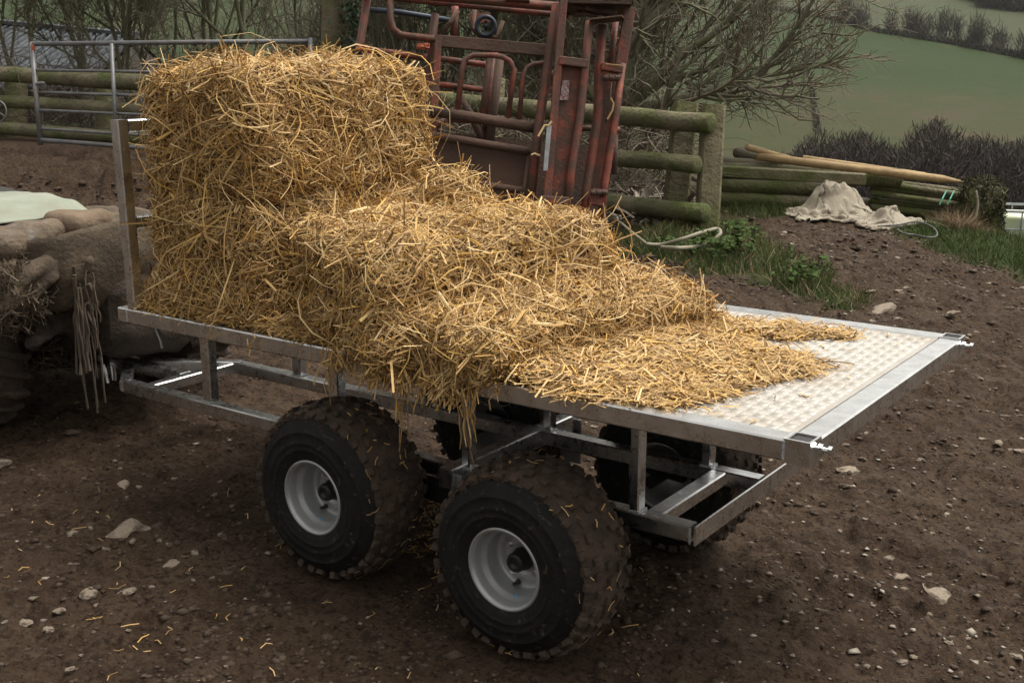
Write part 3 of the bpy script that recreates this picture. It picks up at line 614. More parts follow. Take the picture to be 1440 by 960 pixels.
# dangling strands
hg = MB()
def dangle(u0, v0, u1, v1, nst=4, yy=-.02, r_=.0024):
    a = CP + ray(u0, v0) * ((yy - CP[1]) / ray(u0, v0)[1]); b_ = CP + ray(u1, v1) * ((yy + .01 - CP[1]) / ray(u1, v1)[1])
    for k in range(nst):
        t = np.linspace(0, 1, 6)[:, None]; j = np.cumsum(rng.normal(0, .006, (6, 3)), 0); e = b_ + (a - b_) * rng.uniform(-.05, .45)
        hg.tube(a + rng.normal(0, .008, 3) + (e - a) * t + j, [r_ * rng.uniform(.7, 1.2)] * 5 + [r_ * .5], 4)
for a in ((462, 488, 452, 592, 5), (468, 490, 461, 545, 4), (560, 492, 556, 645, 5), (565, 500, 575, 560, 4), (590, 510, 585, 590, 3), (655, 545, 660, 640, 9), (668, 540, 655, 600, 4), (625, 520, 633, 575, 3), (350, 470, 351, 497, 2), (605, 520, 600, 560, 3), (700, 545, 690, 575, 3), (440, 490, 436, 520, 2), (520, 505, 523, 540, 2)): dangle(*a)
o = hg.build('hanging_strands', MAT['straw'], loose); o['kind'] = 'stuff'
# straw on the ground under and round the trailer
x = np.concatenate([rng.normal(.95, .22, 900), rng.uniform(-.3, 2.6, 110), rng.normal(2.2, 1.3, 70)]); y = np.concatenate([rng.normal(.55, .2, 900), rng.normal(-.25, .35, 110), rng.normal(-.3, .7, 70)])
k = np.ones(len(x), bool)
for wx, _ in WH:
    for wy in (.10, .955): k &= ~((np.abs(x - wx) < .24) & (np.abs(y - wy) < .19))
x, y = x[k], y[k]; z = ground_z(x, y) + .004
v, f = flat_straw(x, y, z, Lr=(.012, .055), Wr=(.0018, .0038), tilt=.15, bend=.3); gs = link('scattered_straw', fastmesh('scattered_straw', v, f), MAT['straw']); tag(gs, 'short bits of straw scattered on the mud below the trailer', 'straw', kind='stuff')
# straw bits stuck on muddy treads
sv = []
for (wx, wz) in WH:
    n = 70; a = rng.uniform(0, 2 * math.pi, n); yy = rng.uniform(-.02, .21, n); rr = .279 - .03 * (np.abs(yy - .103) / .11) ** 4
    Pp = np.stack([wx + rr * np.cos(a), yy, wz + rr * np.sin(a)], -1); Nn = np.stack([np.cos(a), 0 * a, np.sin(a)], -1); T = unit(np.cross(Nn, rng.normal(0, 1, (n, 3))))
    sv.append(strands(Pp, T, Nn, rng.uniform(.012, .035, n), rng.uniform(.002, .004, n), .2))
v, f = join(sv); o = link('stuck_straw', fastmesh('stuck_straw', v, f), MAT['straw'], trailer); o['kind'] = 'stuff'

# ================================================================== GATE, FENCES
def rail_geo(mb, p, q, r_, n=12, K=9, wob=.02, seed=0):
    p = np.array(p, float); q = np.array(q, float); t = np.linspace(0, 1, K)[:, None]
    pts = p + (q - p) * t; pts[1:-1] += wob * r_ * np.stack([vnoise(np.stack([np.arange(K - 2) * .9 + seed, np.full(K - 2, k * 3.3), np.full(K - 2, seed * 1.7)], -1)) for k in range(3)], -1) * 4
    rr = r_ * (1 + .06 * vnoise(np.stack([np.arange(K) * .8 + seed, np.zeros(K), np.zeros(K)], -1)))
    pts = np.concatenate([pts[:1], pts, pts[-1:]]); rr = np.concatenate([[rr[0] * .86], rr, [rr[-1] * .86]])
    t_ = unit(q - p); pts[0] = pts[0] - t_ * .012; pts[-1] = pts[-1] + t_ * .012
    return mb.tube(pts, rr, n)
def ground_at(u_, d_):
    """ground point below/at the column u_ at depth d_ (along view axis)"""
    p = px(u_, 300, d_); return np.array([p[0], p[1], gz(p[0], p[1])])
# round-rail fence at the right
fence = thing('rail_fence', 'mossy round-rail timber fence running behind the red cattle crush to an end post', 'fence', ground_at(985, 9.9))
def post(parent, u0, v0, u1, v1, d, w, mat, name='post', square=False, sink=.25):
    a = px(u0, v0, d); b_ = px(u1, v1, d); t = unit(b_ - a); e = b_ + t * sink
    m = MB()
    if square: m.beam(e, a, w, w, up=(FH[0], FH[1], 0), c=.018)
    else: rail_geo(m, e, a, w / 2, 14, 7, .02, u0 * .1)
    return m.build(name, mat, parent, not square)
post(fence, 964, 146, 945, 336, 9.98, .20, MAT['wood_post'], square=True)
post(fence, 1003, 150, 992, 352, 9.72, .185, MAT['wood_post'], square=True)
post(fence, 700, 112, 690, 300, 11.6, .16, MAT['wood_post'])
for (u0, v0, u1, v1, d0, d1, r_) in ((560, 138, 1000, 174, 12.0, 9.53, .085), (560, 196, 980, 232, 12.0, 9.55, .074), (560, 252, 992, 300, 12.0, 9.53, .080)):
    m = MB(); rail_geo(m, px(u0, v0, d0), px(u1, v1, d1), r_, 12, 12, .03, v0); m.build('rail', MAT['wood_moss'], fence, True)
# fence behind the gate at the left
fence2 = thing('rail_fence', 'mossy timber rail fence behind the grey metal field gate', 'fence', ground_at(60, 16.2))
for (u0, v0, u1, v1, r_) in ((-60, 101, 330, 124, .105), (-60, 140, 330, 160, .085), (-60, 176, 330, 205, .085)):
    m = MB(); rail_geo(m, px(u0, v0, 16.4), px(u1, v1, 14.2), r_, 12, 10, .03, v0); m.build('rail', MAT['wood_moss'], fence2, True)
for u_ in (22, 148, 300): post(fence2, u_, 96 + u_ * .06, u_ + 2, 205, 16.7 - u_ * .0062, .30, MAT['wood_post'])
# tall gate post
gp = MB(); a = px(467, -110, 13.2); b_ = ground_at(467, 13.2); rail_geo(gp, b_ - np.array([0, 0, .3]), a, .125, 14, 8, .02, 4)
o = gp.build('gate_post', MAT['wood_post'], None, True); tag(o, 'tall thick green-stained timber post where the grey gate ends', 'post')
# galvanised field gate
gate = thing('field_gate', 'grey galvanised tubular field gate standing open in front of a mossy fence', 'gate', ground_at(50, 12.8))
gt = [(46, 62, 437, 58, .027), (48, 99, 437, 104, .017), (50, 130, 437, 142, .017), (53, 155, 437, 172, .017), (55, 181, 437, 205, .017), (57, 197, 437, 226, .026)]
for (u0, v0, u1, v1, r_) in gt: MB().tube([px(u0, v0, 12.9), px(u1, v1, 12.5)], r_, 10).build('bar', MAT['gate'], gate, True)
MB().tube([px(45, 60, 12.9), px(57, 204, 12.9)], .028, 10).build('upright', MAT['gate'], gate, True)
MB().tube([px(157, 62, 12.74), px(164, 204, 12.74)], .022, 8).build('upright', MAT['gate'], gate, True)
MB().tube([px(437, 54, 12.46), px(438, 232, 12.46)], .028, 10).build('upright', MAT['gate'], gate, True)
MB().tube([px(51, 118, 12.88), px(60, 117, 12.86), px(63, 118, 12.85)], .02, 8).build('latch', MAT['gate'], gate)
tw = MB()
for k in range(5): tw.tube([px(45 + rng.uniform(-2, 5), 63 + rng.uniform(0, 10), 12.85) for _ in range(5)], .006, 4)
o = tw.build('twine', MAT['orange']); tag(o, 'faded orange twine knotted round the free corner of the grey gate', 'twine')

# ================================================================== CATTLE CRUSH
cr = thing('cattle_crush', 'rusty red steel cattle crush leaning to one side behind the straw bales', 'cattle crush', ground_at(740, 8.7))
DN, DF = 8.5, 9.35
def cb_(name, pts, d, r_, mat='red', n=8):
    P = [px(a, b_, d if np.isscalar(d) else d[i]) for i, (a, b_) in enumerate(pts)]
    MB().tube(P, r_, n).build(name, MAT[mat], cr, True)
def cbeam(name, p0, p1, d, w, h, mat='red'):
    d0, d1 = (d, d) if np.isscalar(d) else d
    MB().beam(px(*p0, d0), px(*p1, d1), h, w, up=CR[1] + 1e-6, c=.006).build(name, MAT[mat], cr)
def cpanel(name, quad, d, mat='rust', th=.012):
    P = [px(a, b_, d if np.isscalar(d) else d[i]) for i, (a, b_) in enumerate(quad)]; nn = unit(np.cross(P[1] - P[0], P[2] - P[0])) * th
    v = P + [p + nn for p in P]; f = [(0, 1, 2, 3), (7, 6, 5, 4)] + [(i, 4 + i, 4 + (i + 1) % 4, (i + 1) % 4) for i in range(4)]
    return MB().add(v, f).build(name, MAT[mat], cr)
# near side frame
cb_('rail', [(505, -14), (785, 10)], DN, .034); cb_('rail', [(520, -6), (800, 22)], DN + .35, .026)
cb_('post', [(521, -30), (502, 90), (495, 150), (478, 330)], DN + .05, .030)
cb_('rail', [(503, 69), (600, 81)], DN, .026)
cb_('hoop', [(549, -20), (549, 26), (553, 41), (563, 49), (575, 51), (618, 56)], DN, .026)
cb_('post', [(612, 20), (606, 70), (598, 160), (585, 340)], DN + .06, .030)
cbeam('post', (617, 50), (600, 345), DN, .05, .05)
cbeam('rail', (617, 58), (778, 72), DN + .02, .09, .03, 'rust')
cb_('hoop', [(643, 158), (650, 96), (655, 83), (665, 78), (690, 78), (706, 80), (717, 86), (723, 98), (714, 168)], DN - .05, .021)
cb_('hoop', [(730, 168), (736, 106), (741, 95), (750, 90), (765, 89), (778, 92)], DN - .05, .018)
cb_('bar', [(689, 78), (678, 165)], DN + .03, .024); cb_('bar', [(703, 82), (688, 205)], DF, .036, 'rust'); cb_('bar', [(696, 70), (680, 200)], DF + .1, .03)
cb_('rail', [(604, 81), (690, 92)], DF, .024); cb_('rail', [(600, 117), (684, 127)], DF, .024); cb_('rail', [(580, 112), (605, 118)], DF, .022)
cb_('rail', [(602, 155), (752, 180)], DN - .05, .040, 'rust')
cb_('rail', [(628, 168), (755, 176)], DF, .022); cb_('brace', [(645, 133), (662, 160), (677, 195)], DF, .030, 'rust'); cb_('brace', [(628, 166), (605, 186)], DN + .1, .022)
cb_('rail', [(605, 190), (745, 213)], DN - .06, .030, 'rust')
cpanel('sheet_panel', [(604, 196), (744, 216), (733, 330), (580, 330)], DN)
cb_('rail', [(655, 256), (735, 268)], DN - .07, .026, 'rust')
cpanel('sheet_panel', [(620, 186), (860, 208), (850, 340), (600, 330)], DF + .1)
cb_('upright', [(746, 214), (728, 335)], DN - .05, .022, 'rust')
# ratchet and pulley at the top
pw = MB().lathe([(.060, -.025), (.082, -.03), (.09, 0), (.082, .03), (.060, .025), (.054, 0)], px(683, 37, DF - .2), ax=(FH[0], FH[1], 0.0), n=28, closed=True).lathe([(.0, -.02), (.02, -.02), (.02, .02), (0, .02)], px(683, 37, DF - .2), ax=(FH[0], FH[1], 0.0), n=12); pw.beam(px(683, 30, DF - .2), px(683, 44, DF - .2), .02, .02); pw.build('pulley', MAT['darkblue'], cr, True)
cb_('hoop', [(668, 10), (664, 40), (680, 56), (700, 52), (707, 30)], DF - .15, .020, 'rust'); cb_('bar', [(645, 15), (622, 48)], DN + .2, .018, 'rust'); cb_('bar', [(640, 10), (638, 52)], DN + .25, .03)
cb_('bar', [(520, 14), (560, 17), (640, 30)], DF, .022, 'darkblue'); cpanel('bracket', [(660, 18), (690, 18), (690, 32), (660, 32)], DF - .1, 'red')
cbeam('rail', (712, -4), (745, -2), DN - .05, .06, .06)
# head gate end
cb_('post', [(783, 6), (775, 60), (757, 180), (741, 325)], DN - .10, .036)
cbeam('post', (795, -30), (766, 320), DN - .16, .058, .06)
cpanel('door_sheet', [(790, 92), (822, 92), (800, 285), (768, 285)], DN - .13, 'red')
cbeam('door_bar', (787, 86), (826, 91), DN - .17, .062, .06); cbeam('door_bar', (763, 281), (800, 283), DN - .17, .055, .05)
cb_('door_edge', [(829, 30), (824, 85), (816, 160), (803, 240), (796, 325)], DN - .16, .032)
cb_('door_edge', [(847, 36), (842, 100), (841, 160), (832, 220), (824, 270), (819, 325)], DN - .02, .036)
cpanel('door_sheet', [(846, 100), (866, 100), (846, 290), (829, 285)], DN + .02, 'red')
cbeam('post', (886, 10), (872, 98), DN + .05, .085, .05); cb_('post', [(875, 90), (866, 160), (850, 260), (843, 330)], DN - .04, .030)
cbeam('door_bar', (846, 94), (876, 99), DN - .05, .055, .05); cbeam('door_bar', (828, 282), (848, 285), DN - .05, .06, .05)
cb_('bar', [(866, 30), (858, 92)], DF - .3, .026); cpanel('sheet_panel', [(800, 205), (838, 210), (822, 340), (785, 335)], DF - .1)
cpanel('top_plate', [(797, 4), (888, 6), (884, 22), (795, 22)], (DN - .1, DN - .1, DN + .5, DN + .5), 'rust', .02)
m = MB()
for k in range(7):
    a = rng.uniform(.2, 1); m.tube([px(800 + rng.uniform(0, 70), 8 + rng.uniform(0, 22), DN + rng.uniform(-.1, .3)) for _ in range(3)], .016, 5)
m.build('bent_iron', MAT['rust'], cr)
cpanel('flap', [(828, 28), (875, 23), (880, 30), (838, 34)], (DN - .25, DN - .2, DN + .1, DN + .1), 'rust', .01)
for a, b_ in (((852, 104), (872, 116)), ((834, 265), (850, 277))):
    m = MB()
    for k in range(3): m.lathe([(.016, -.02), (.022, -.012), (.022, .012), (.016, .02)], px(a[0] + k * 8, (a[1] + b_[1]) / 2, DN - .09), ax=CR[0], n=10)
    m.tube([px(a[0], a[1] + 2, DN - .09), px(b_[0] + 2, a[1] + 4, DN - .09)], .012, 6); m.build('hinge', MAT['rust'], cr)
cb_('chain', [(860, 116), (858, 140), (852, 172)], DN - .1, .006, 'rust', 5)
cb_('bar', [(812, 180), (866, 183)], DF - .1, .024); cb_('bar', [(866, 184), (864, 245)], DF - .1, .022, 'rust'); cb_('cap', [(858, 183), (872, 183)], DF - .1, .026)
cpanel('zinc_strip', [(769, 178), (776, 176), (770, 240), (764, 240)], DN - .215, 'galv_dull', .006)
o = cpanel('faded_label', [(791, 113), (801, 113), (799, 141), (787, 141)], DN - .147, 'label', .003)
tw = MB()
for c0, nn, sp in (((508, 67), 7, 7), ((515, 74), 4, 5)):
    for k in range(nn): tw.tube([px(c0[0] + rng.uniform(-sp, sp * 1.6), c0[1] + rng.uniform(-4, 6), DN - .05 + rng.uniform(-.03, .03)) for _ in range(4)], .008, 4)
o = tw.build('twine', MAT['orange']); tag(o, 'orange twine looped round the corner upright of the red crush, over the tall stack', 'twine')
tw = MB()
for k in range(14): tw.tube([px(594 + rng.uniform(-9, 11), 66 + rng.uniform(-4, 4), DN - .05 + rng.uniform(-.03, .03)) for _ in range(4)], .008, 4)
o = tw.build('twine', MAT['orange']); tag(o, 'frayed orange twine knot on the middle rail of the red crush', 'twine')
tw = MB()
for pts, dd_ in (([(776, 171), (771, 177), (766, 176), (757, 192)], DN - .22), ([(747, 218), (752, 216), (759, 219)], DN - .15), ([(859, 138), (863, 146), (861, 156), (854, 168)], DN - .12), ([(874, 93), (852, 91)], DN - .1)): tw.tube([px(a, b_, dd_) for a, b_ in pts], .008, 5)
o = tw.build('twine', MAT['straw']); tag(o, 'bits of pale straw twine tied on the head gate bars of the red crush', 'twine')

# ================================================================== TREES
def polytubes(Pts, Rr, n):
    """Pts (N,K,3), Rr (N,K) -> verts, quads"""
    N_, K_, _ = Pts.shape; T = np.empty_like(Pts); T[:, 1:-1] = Pts[:, 2:] - Pts[:, :-2]; T[:, 0] = Pts[:, 1] - Pts[:, 0]; T[:, -1] = Pts[:, -1] - Pts[:, -2]; T = unit(T)
    ref = np.where(np.abs(T[:, :1, 2:3]) < .8, np.array([0, 0, 1.]), np.array([1., 0, 0])) * np.ones_like(T)
    A = unit(np.cross(T, ref)); B = np.cross(A, T); an = np.arange(n) * 2 * math.pi / n
    V = Pts[:, :, None] + Rr[:, :, None, None] * (np.cos(an)[:, None] * A[:, :, None] + np.sin(an)[:, None] * B[:, :, None])
    i = np.arange(N_ * K_ * n).reshape(N_, K_, n); j = np.roll(i, -1, 2)
    return V.reshape(-1, 3), np.stack([i[:, :-1], j[:, :-1], j[:, 1:], i[:, 1:]], -1).reshape(-1, 4)
def interp(Pts, t):
    K_ = Pts.shape[1]; f_ = t * (K_ - 1); i = np.minimum(f_.astype(int), K_ - 2); w = (f_ - i)[:, None]; n = np.arange(len(t))
    return Pts[n, i] * (1 - w) + Pts[n, i + 1] * w, unit(Pts[n, i + 1] - Pts[n, i])
def sprout(Pts, Rr, count, Lr, ang, up=.15, K=5, wob=.18, rs=.55, tr=(.2, 1), R=None, droop=0.0):
    R = R or rng; L0 = np.linalg.norm(np.diff(Pts, axis=1), axis=2).sum(1); w = L0 / L0.sum()
    pi = R.choice(len(Pts), count, p=w); t = R.uniform(*tr, count); p, tg = interp(Pts[pi], t); r0 = (Rr[pi, 0] + (Rr[pi, -1] - Rr[pi, 0]) * t) * rs
    perp = unit(np.cross(tg, R.normal(0, 1, (count, 3)))); a = np.radians(R.uniform(*ang, count))[:, None]
    d_ = unit(tg * np.cos(a) + perp * np.sin(a) + np.array([0, 0, up])); L = R.uniform(*Lr, count) * (1.15 - .55 * t)
    out = [p]; cur = d_
    for k in range(K - 1):
        cur = unit(cur + R.normal(0, wob, (count, 3)) + np.array([0, 0, up * .35 - droop * k / K])); out.append(out[-1] + cur * (L / (K - 1))[:, None])
    return np.stack(out, 1), r0[:, None] * np.linspace(1, .35, K)[None]
def tree_meshes(R, H=5.5, r0=.07, limbs=7, lv2=45, lv3=420, lean=.15, lv4=900):
    K = 9; z = np.linspace(0, 1, K); p = np.zeros((1, K, 3)); p[0, :, 2] = z * H; ang = R.uniform(0, 6.28); p[0, :, 0] = np.cumsum(R.normal(lean * math.cos(ang), .12, K)) * H / K; p[0, :, 1] = np.cumsum(R.normal(lean * math.sin(ang), .12, K)) * H / K; p[0, :, :2] -= p[0, 0, :2]
    r_ = (r0 * np.linspace(1.0, .25, K))[None]
    a = sprout(p, r_, limbs, (H * .3, H * .6), (20, 50), .35, 7, .16, .75, (.12, .95), R)
    b_ = sprout(*a, lv2, (H * .10, H * .26), (25, 65), .2, 5, .2, .6, (.15, 1), R); c = sprout(*b_, lv3, (.25, .8), (20, 65), .15, 4, .22, .6, (.1, 1), R)
    d_ = sprout(*c, lv4, (.12, .4), (20, 60), .1, 3, .2, .65, (.1, 1), R)
    tv, tf = join([polytubes(p, r_, 8), polytubes(*a, 6)]); cv, cf = join([polytubes(b_[0], np.maximum(b_[1], .006), 4), polytubes(c[0], np.maximum(c[1], .0045), 3), polytubes(d_[0], np.maximum(d_[1], .0035), 3)])
    return fastmesh('trunk', tv, tf), fastmesh('crown', cv, cf)
TM = []
for k in range(5):
    R_ = np.random.RandomState(40 + k); t_, c_ = tree_meshes(R_, 5.0 + .7 * k, .034 + .012 * (k % 3), 8 + k % 3, 75, 760, lv4=1700)
    t_.materials.append(MAT['bark']); c_.materials.append(MAT['twig']); TM.append((t_, c_))
def place_tree(u_, d_, k, s_, rot, label, group, lean=0.0):
    g = ground_at(u_, d_); t = thing('bare_tree', label, 'tree', g - np.array([0, 0, .1]), group); t.rotation_euler = (0, lean, rot); t.scale = (s_, s_, s_)
    for n, me in zip(('trunk', 'crown'), TM[k]):
        o = bpy.data.objects.new(n, me); COL.objects.link(o); o.parent = t
    return t
R_ = np.random.RandomState(99)
for i in range(15):     # copse behind the gate and in front of the shed
    place_tree(-60 + i * 36 + R_.uniform(-14, 14), R_.uniform(17.6, 22), R_.randint(5), R_.uniform(.75, 1.15), R_.uniform(0, 6.3), 'bare thin-stemmed tree in the copse between the grey gate and the shed', 'bare trees behind the gate')
for i in range(17):     # thicket behind the crush
    place_tree(470 + i * 25 + R_.uniform(-14, 14), R_.uniform(12.9, 16.5), R_.randint(5), R_.uniform(.6, 1.0), R_.uniform(0, 6.3), 'bare mossy-stemmed tree in the thicket behind the red crush', 'bare trees behind the crush')
for i, (u_, d_, s_) in enumerate(((205, 18.8, 1.2), (532, 15.0, 1.7), (506, 16.5, 1.6), (345, 18.5, 1.2))):
    place_tree(u_, d_, (i * 2) % 5, s_, R_.uniform(0, 6.3), 'thicker straight-trunked bare tree rising behind the yard fence', 'thick trunks behind the yard')
# spreading tree on the right of the crush: limbs sweep out over the fence
big = thing('spreading_tree', 'bare spreading tree whose mossy limbs sweep out over the fence end', 'tree', ground_at(868, 12.6) - np.array([0, 0, .1]))
def limb(pts, d0, d1, r0, r1, K=9):
    pts = np.array(pts, float); s_ = np.concatenate([[0], np.cumsum(np.hypot(*np.diff(pts, axis=0).T))]); s_ /= s_[-1]; tt = np.linspace(0, 1, K)
    U = np.interp(tt, s_, pts[:, 0]); Vv = np.interp(tt, s_, pts[:, 1]); P = np.array([px(a, b_, d0 + (d1 - d0) * t) for a, b_, t in zip(U, Vv, tt)])
    return P + rng.normal(0, .012, P.shape), np.linspace(r0, r1, K)
LB = [limb([(862, 330), (868, 220), (872, 150), (878, 90), (905, 40), (935, 10), (960, -40)], 12.6, 12.0, .105, .05),
      limb([(868, 190), (900, 150), (940, 141), (980, 137), (1030, 121), (1060, 112), (1080, 95), (1097, 72), (1130, 25), (1150, -10)], 12.6, 11.2, .062, .018),
      limb([(872, 170), (915, 120), (950, 85), (985, 60), (1015, 40), (1040, 8), (1060, -20)], 12.6, 11.8, .062, .022),
      limb([(870, 205), (900, 140), (930, 115), (975, 105), (1030, 75), (1065, 45), (1090, 10)], 12.6, 12.4, .05, .016),
      limb([(866, 180), (880, 120), (905, 90), (928, 55), (960, 20), (985, -30)], 12.6, 13.2, .06, .02),
      limb([(985, 136), (1020, 142), (1060, 135), (1095, 145), (1130, 172), (1145, 170)], 11.8, 11.3, .022, .006),
      limb([(1060, 113), (1100, 115), (1130, 100), (1170, 85), (1195, 60)], 11.5, 11.0, .016, .005),
      limb([(1085, 90), (1120, 60), (1160, 45), (1200, 48), (1236, 36)], 11.4, 11.0, .016, .005),
      limb([(866, 240), (830, 160), (800, 90), (770, 20), (760, -30)], 12.7, 13.2, .06, .025), limb([(868, 250), (845, 130), (850, 40), (860, -30)], 12.8, 13.4, .05, .02)]
Pl = np.stack([a for a, _ in LB]); Rl = np.stack([b_ for _, b_ in LB])
tv, tf = polytubes(Pl, Rl, 8); link('trunk', fastmesh('trunk', tv, tf), MAT['bark'], big, True)
R2 = np.random.RandomState(5)
sub = np.array([0, 1, 2, 3, 4, 8, 9]); s1 = sprout(Pl[sub], Rl[sub], 84, (.5, 1.6), (15, 50), .12, 7, .15, .6, (.2, 1), R2); s1b = sprout(Pl[5:8], Rl[5:8], 14, (.25, .6), (20, 60), .1, 6, .15, .6, (.1, 1), R2)
s2 = sprout(*s1, 800, (.25, .8), (20, 60), .10, 6, .16, .6, (.1, 1), R2, droop=.05); s3 = sprout(*s2, 4200, (.10, .38), (20, 65), .08, 4, .2, .65, (.1, 1), R2); s4 = sprout(*s1b, 70, (.08, .28), (20, 60), .1, 4, .2, .7, (.1, 1), R2)
cv, cf = join([polytubes(s1[0], np.maximum(s1[1], .008), 5), polytubes(s1b[0], np.maximum(s1b[1], .004), 4), polytubes(s2[0], np.maximum(s2[1], .005), 4), polytubes(s3[0], np.maximum(s3[1], .0034), 3), polytubes(s4[0], np.maximum(s4[1], .003), 3)])
link('crown', fastmesh('crown', cv, cf), MAT['twig'], big)
# bramble tangle along the fences
def tangle(u0, u1, d0, d1, h, n, R, L=(.4, 1.1)):
    uu = R.uniform(u0, u1, n); dd_ = R.uniform(d0, d1, n); base = np.array([px(a, 300, b_) for a, b_ in zip(uu, dd_)]); base[:, 2] = ground_z(base[:, 0], base[:, 1], False) + R.uniform(0, h, n) ** 1.2
    cur = unit(R.normal(0, 1, (n, 3)) + np.array([0, 0, .4])); LL = R.uniform(*L, n); pts = [base]
    for k in range(6): cur = unit(cur + R.normal(0, .28, (n, 3)) + np.array([0, 0, -.12])); q = pts[-1] + cur * (LL / 6)[:, None]; q[:, 2] = np.maximum(q[:, 2], ground_base(q[:, 0], q[:, 1])); pts.append(q)
    return polytubes(np.stack(pts, 1), R.uniform(.003, .008, n)[:, None] * np.linspace(1, .5, 7)[None], 3)
v, f = join([tangle(560, 960, 10.7, 13.2, .9, 1500, R2), tangle(-60, 470, 16.8, 19.5, 1.0, 1700, R2, (.5, 1.4)), tangle(480, 720, 12.6, 15.5, 1.3, 900, R2)])
o = link('bramble_thicket', fastmesh('bramble_thicket', v, f), MAT['bramble']); tag(o, 'tangled leafless bramble and twig undergrowth behind the fences', 'undergrowth', kind='stuff')
# dark ivy sprays by the crush corner
n = 420; uu = R2.normal(497, 9, n); vv_ = R2.uniform(0, 120, n); dd_ = R2.uniform(12.2, 12.9, n); P = np.array([px(a, b_, c) for a, b_, c in zip(uu, vv_, dd_)])
v, f = strands(P, unit(R2.normal(0, 1, (n, 3))), unit(R2.normal(0, 1, (n, 3))), R2.uniform(.04, .09, n), R2.uniform(.03, .05, n), .1, .2, 2, [.3, 1, .1])
o = link('ivy_spray', fastmesh('ivy_spray', v, f), MAT['holly']); tag(o, 'dark evergreen ivy leaves climbing between the tall post and the crush', 'ivy', kind='stuff')

# ================================================================== SHED
shed = thing('shed', 'low shed with a grey corrugated metal roof behind the bare copse', 'shed', ground_at(60, 23))
RA, RB_ = px(-120, 22, 27.5), px(192, 52, 24.0); EA, EB = px(-330, 120, 24.5), px(107, 131, 21.0)
ns_ = 9
for k in range(ns_):
    t0, t1 = k / ns_, (k + 1.06) / ns_; A, B = RA + (RB_ - RA) * t0, RA + (RB_ - RA) * t1; C, D_ = EA + (EB - EA) * t0, EA + (EB - EA) * t1
    nn = unit(np.cross(B - A, C - A)); nn = nn * np.sign(nn[2]); cs = np.linspace(0, 1, 57); v = []
    for e in (0, .5, 1):
        for c in cs: v.append(A + (B - A) * c + ((C - A) * (1 - c) + (D_ - B) * c) * e + nn * (.11 * max(-.5, min(.5, 1.6 * math.sin(c * 2 * math.pi * 4))) + .006 * k))
    m_ = len(cs); f = [(i * m_ + j, i * m_ + j + 1, (i + 1) * m_ + j + 1, (i + 1) * m_ + j) for i in range(2) for j in range(m_ - 1)]
    MB().add(v, f).build('roof_sheet', MAT['roof'], shed)
rc = MB().beam(RA + np.array([0, 0, .05]), RB_ + np.array([0, 0, .05]), .5, .08); rc.build('ridge_cap', MAT['roof'], shed)
back = unit(np.array([FH[0], FH[1], 0])) * 3.5
cpts = [RA + back + np.array([0, 0, -1.1]), RB_ + back + np.array([0, 0, -1.1])]
v = [RA, RB_, cpts[1], cpts[0]]; MB().add(v, [(0, 1, 2, 3)]).build('roof_sheet', MAT['roof'], shed)
wl_ = MB(); e0, e1 = EA + np.array([0, 0, -.08]), EB + np.array([0, 0, -.08]); e0 = e0 + unit(RA - EA) * .25; e1 = e1 + unit(RB_ - EB) * .25
wl_.add([e0, e1, e1 - np.array([0, 0, 3.0]), e0 - np.array([0, 0, 3.0])], [(0, 1, 2, 3)]); wl_.add([e1, RB_ - np.array([0, 0, .1]), cpts[1] - np.array([0, 0, .1]), cpts[1] - np.array([0, 0, 3.5]), e1 - np.array([0, 0, 3.0])], [(0, 1, 2, 3, 4)]); wl_.build('wall', MAT['boards'], shed)

# ================================================================== TIMBER STACK
DP = 11.9
def log(label, p0, p1, r_, mat, name='log', point=0, d0=DP, d1=DP, group=None):
    a, b_ = px(*p0, d0), px(*p1, d1); m = MB(); t = unit(b_ - a)
    if point:
        L = np.linalg.norm(b_ - a); c = b_ - t * point
        pts = [a] + [a + (c - a) * k / 6 for k in range(1, 7)] + [b_]; m.tube(pts, [r_ * .92] + [r_ * (1 + .05 * math.sin(k * 2.1)) for k in range(6)] + [r_ * .12], 12)
    else: rail_geo(m, a, b_, r_, 14, 8, .02, p0[1])
    o = m.build(name, MAT[mat], None, True); tag(o, label, 'log', group); return o
log('thin pale peeled pole with its end lifted highest over the timber stack', (1051, 207), (1150, 236), .036, 'wood_new', 'pole', d0=11.7, d1=12.0)
log('long pale peeled pole with a sharpened point, lying on top of the timber stack', (1064, 220), (1357, 256), .042, 'wood_new', 'pole', .22, 11.75, 11.6)
log('thin pale pole half hidden behind the pointed pole on the timber stack', (1130, 222), (1300, 246), .028, 'wood_new', 'pole', 0, 12.1, 12.0)
o = MB().beam(px(1005, 240, 11.55), px(1217, 252, 11.35), .13, .105, c=.008).build('squared_beam', MAT['wood_moss']); tag(o, 'long squared green-tinged beam lying across the timber stack', 'beam')
log('greyish weathered log lying just behind the squared beam', (1008, 228), (1205, 241), .06, 'wood_grey')
log('thick mossy log whose sawn end shows past the squared beam', (1010, 242), (1265, 250), .098, 'wood_moss', d0=11.85, d1=11.85)
log('short dark log stub poking up at the fence end of the timber stack', (1036, 214), (1066, 224), .055, 'wood_grey', d0=12.1)
for k, (p0, p1, r_) in enumerate((((1008, 262), (1160, 266), .078), ((1006, 279), (1140, 287), .082), ((1010, 272), (1150, 277), .07))): log('green mossy log in the lower layers of the timber stack near the fence end', p0, p1, r_, 'wood_moss', d0=11.8 + .12 * (k == 2), d1=11.8 + .1 * (k == 2), group='mossy lower logs')
